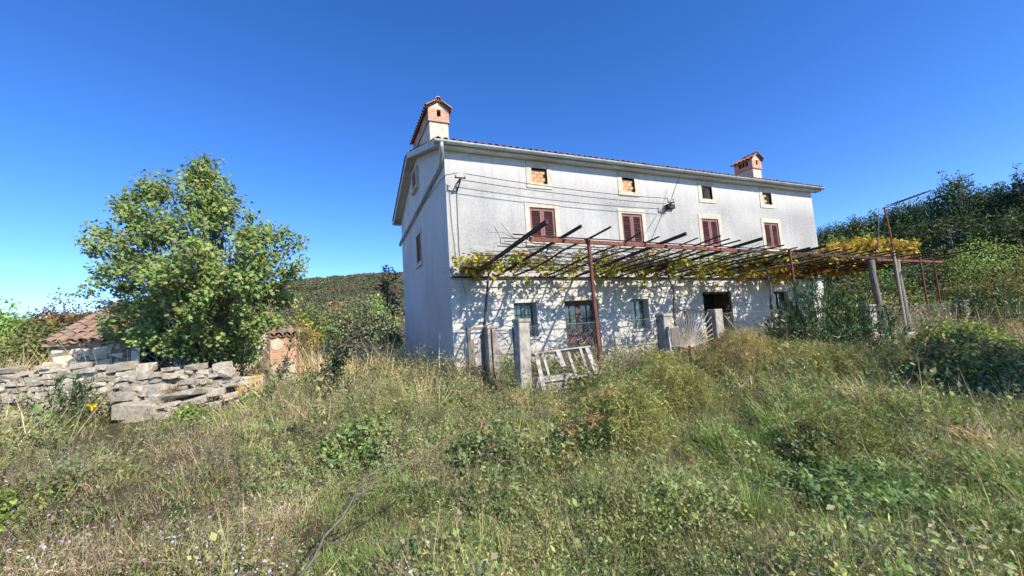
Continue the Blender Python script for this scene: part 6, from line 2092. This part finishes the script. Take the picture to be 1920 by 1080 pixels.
        tint = np.clip(rng.normal(1.0, 0.16, (c, 1)) * (1 + 0.25 * f2[m][:, None]) * (1 + rng.normal(0, 0.035, (c, 3))), 0.5, 1.7)
        merge(nm, lab, cat, src[k], src_far[k], r[m] > 8.5, np.stack([x[m], y[m], z[m]], 1), rng.uniform(0, 6.28, c), rng.normal(0, 0.16, (c, 2)), S, tint, 'leaf' if k in ('leafy', 'mallow', 'scrub') else 'weed')
    # far wood on the ridge: one mass of scrub
    wood = []
    for v in range(3):
        cl = Cloud()
        for _ in range(9):
            c = rng.normal(0, 0.8, 3) * np.array([1, 1, 0.5]) + np.array([0, 0, 1.4])
            leaf_ball(cl, T_LEAF2, c, rng.uniform(0.7, 1.1), 40, 0.75, [[(0.045, 0.062, 0.034), (0.06, 0.072, 0.038)], [(0.07, 0.078, 0.042), (0.08, 0.078, 0.045)], [(0.10, 0.08, 0.055), (0.09, 0.076, 0.05)]][v], shell=0.4)
        wood.append(cl.mesh('far_scrub', 'weed'))
    m = 9000
    yaw = np.radians(rng.uniform(-36, 14, m))
    rr = rng.uniform(150, 400, m)
    X, Y = CAM[0] + rr * np.sin(yaw), CAM[1] + rr * np.cos(yaw)
    Z = np.array([max(RIDGE(a_, b_) + 2.0, ground_z(a_, b_)) if rad > 130 else ground_z(a_, b_) for a_, b_, rad in zip(X, Y, rr)]) - 0.6
    sc = rng.uniform(0.6, 1.3, m)
    scatter('far_woodland', 'wooded ridge in autumn colours on the horizon behind the house', 'woodland', wood, np.stack([X, Y, Z], 1), np.stack([np.zeros(m), np.zeros(m), rng.uniform(0, 6.28, m)], 1), np.stack([sc] * 3, 1), rng.integers(0, 3, m))
    # scrub on the right-hand slope between and behind the single trees
    m = 900
    X, Y = rng.uniform(24, 85, m), rng.uniform(-12, 55, m)
    ok = (X + 0.3 * Y) > 27
    X, Y = X[ok], Y[ok]
    m = len(X)
    dk = []
    for v in range(3):
        cl = Cloud()
        for _ in range(10):
            c = rng.normal(0, 0.8, 3) * np.array([1, 1, 0.5]) + np.array([0, 0, 1.2])
            leaf_ball(cl, T_LEAF2, c, rng.uniform(0.6, 1.0), 110, 0.30, PINE + [(0.09, 0.10, 0.035)], shell=0.4)
        dk.append(cl.mesh('slope_scrub', 'pine'))
    Z = np.array([ground_z(a_, b_) for a_, b_ in zip(X, Y)]) - 0.3
    sc = rng.uniform(0.6, 1.25, m)
    scatter('slope_undergrowth', 'dark undergrowth of the wooded slope on the right', 'undergrowth', dk, np.stack([X, Y, Z], 1), np.stack([np.zeros(m), np.zeros(m), rng.uniform(0, 6.28, m)], 1), np.stack([sc] * 3, 1), rng.integers(0, 3, m))


build_meadow()
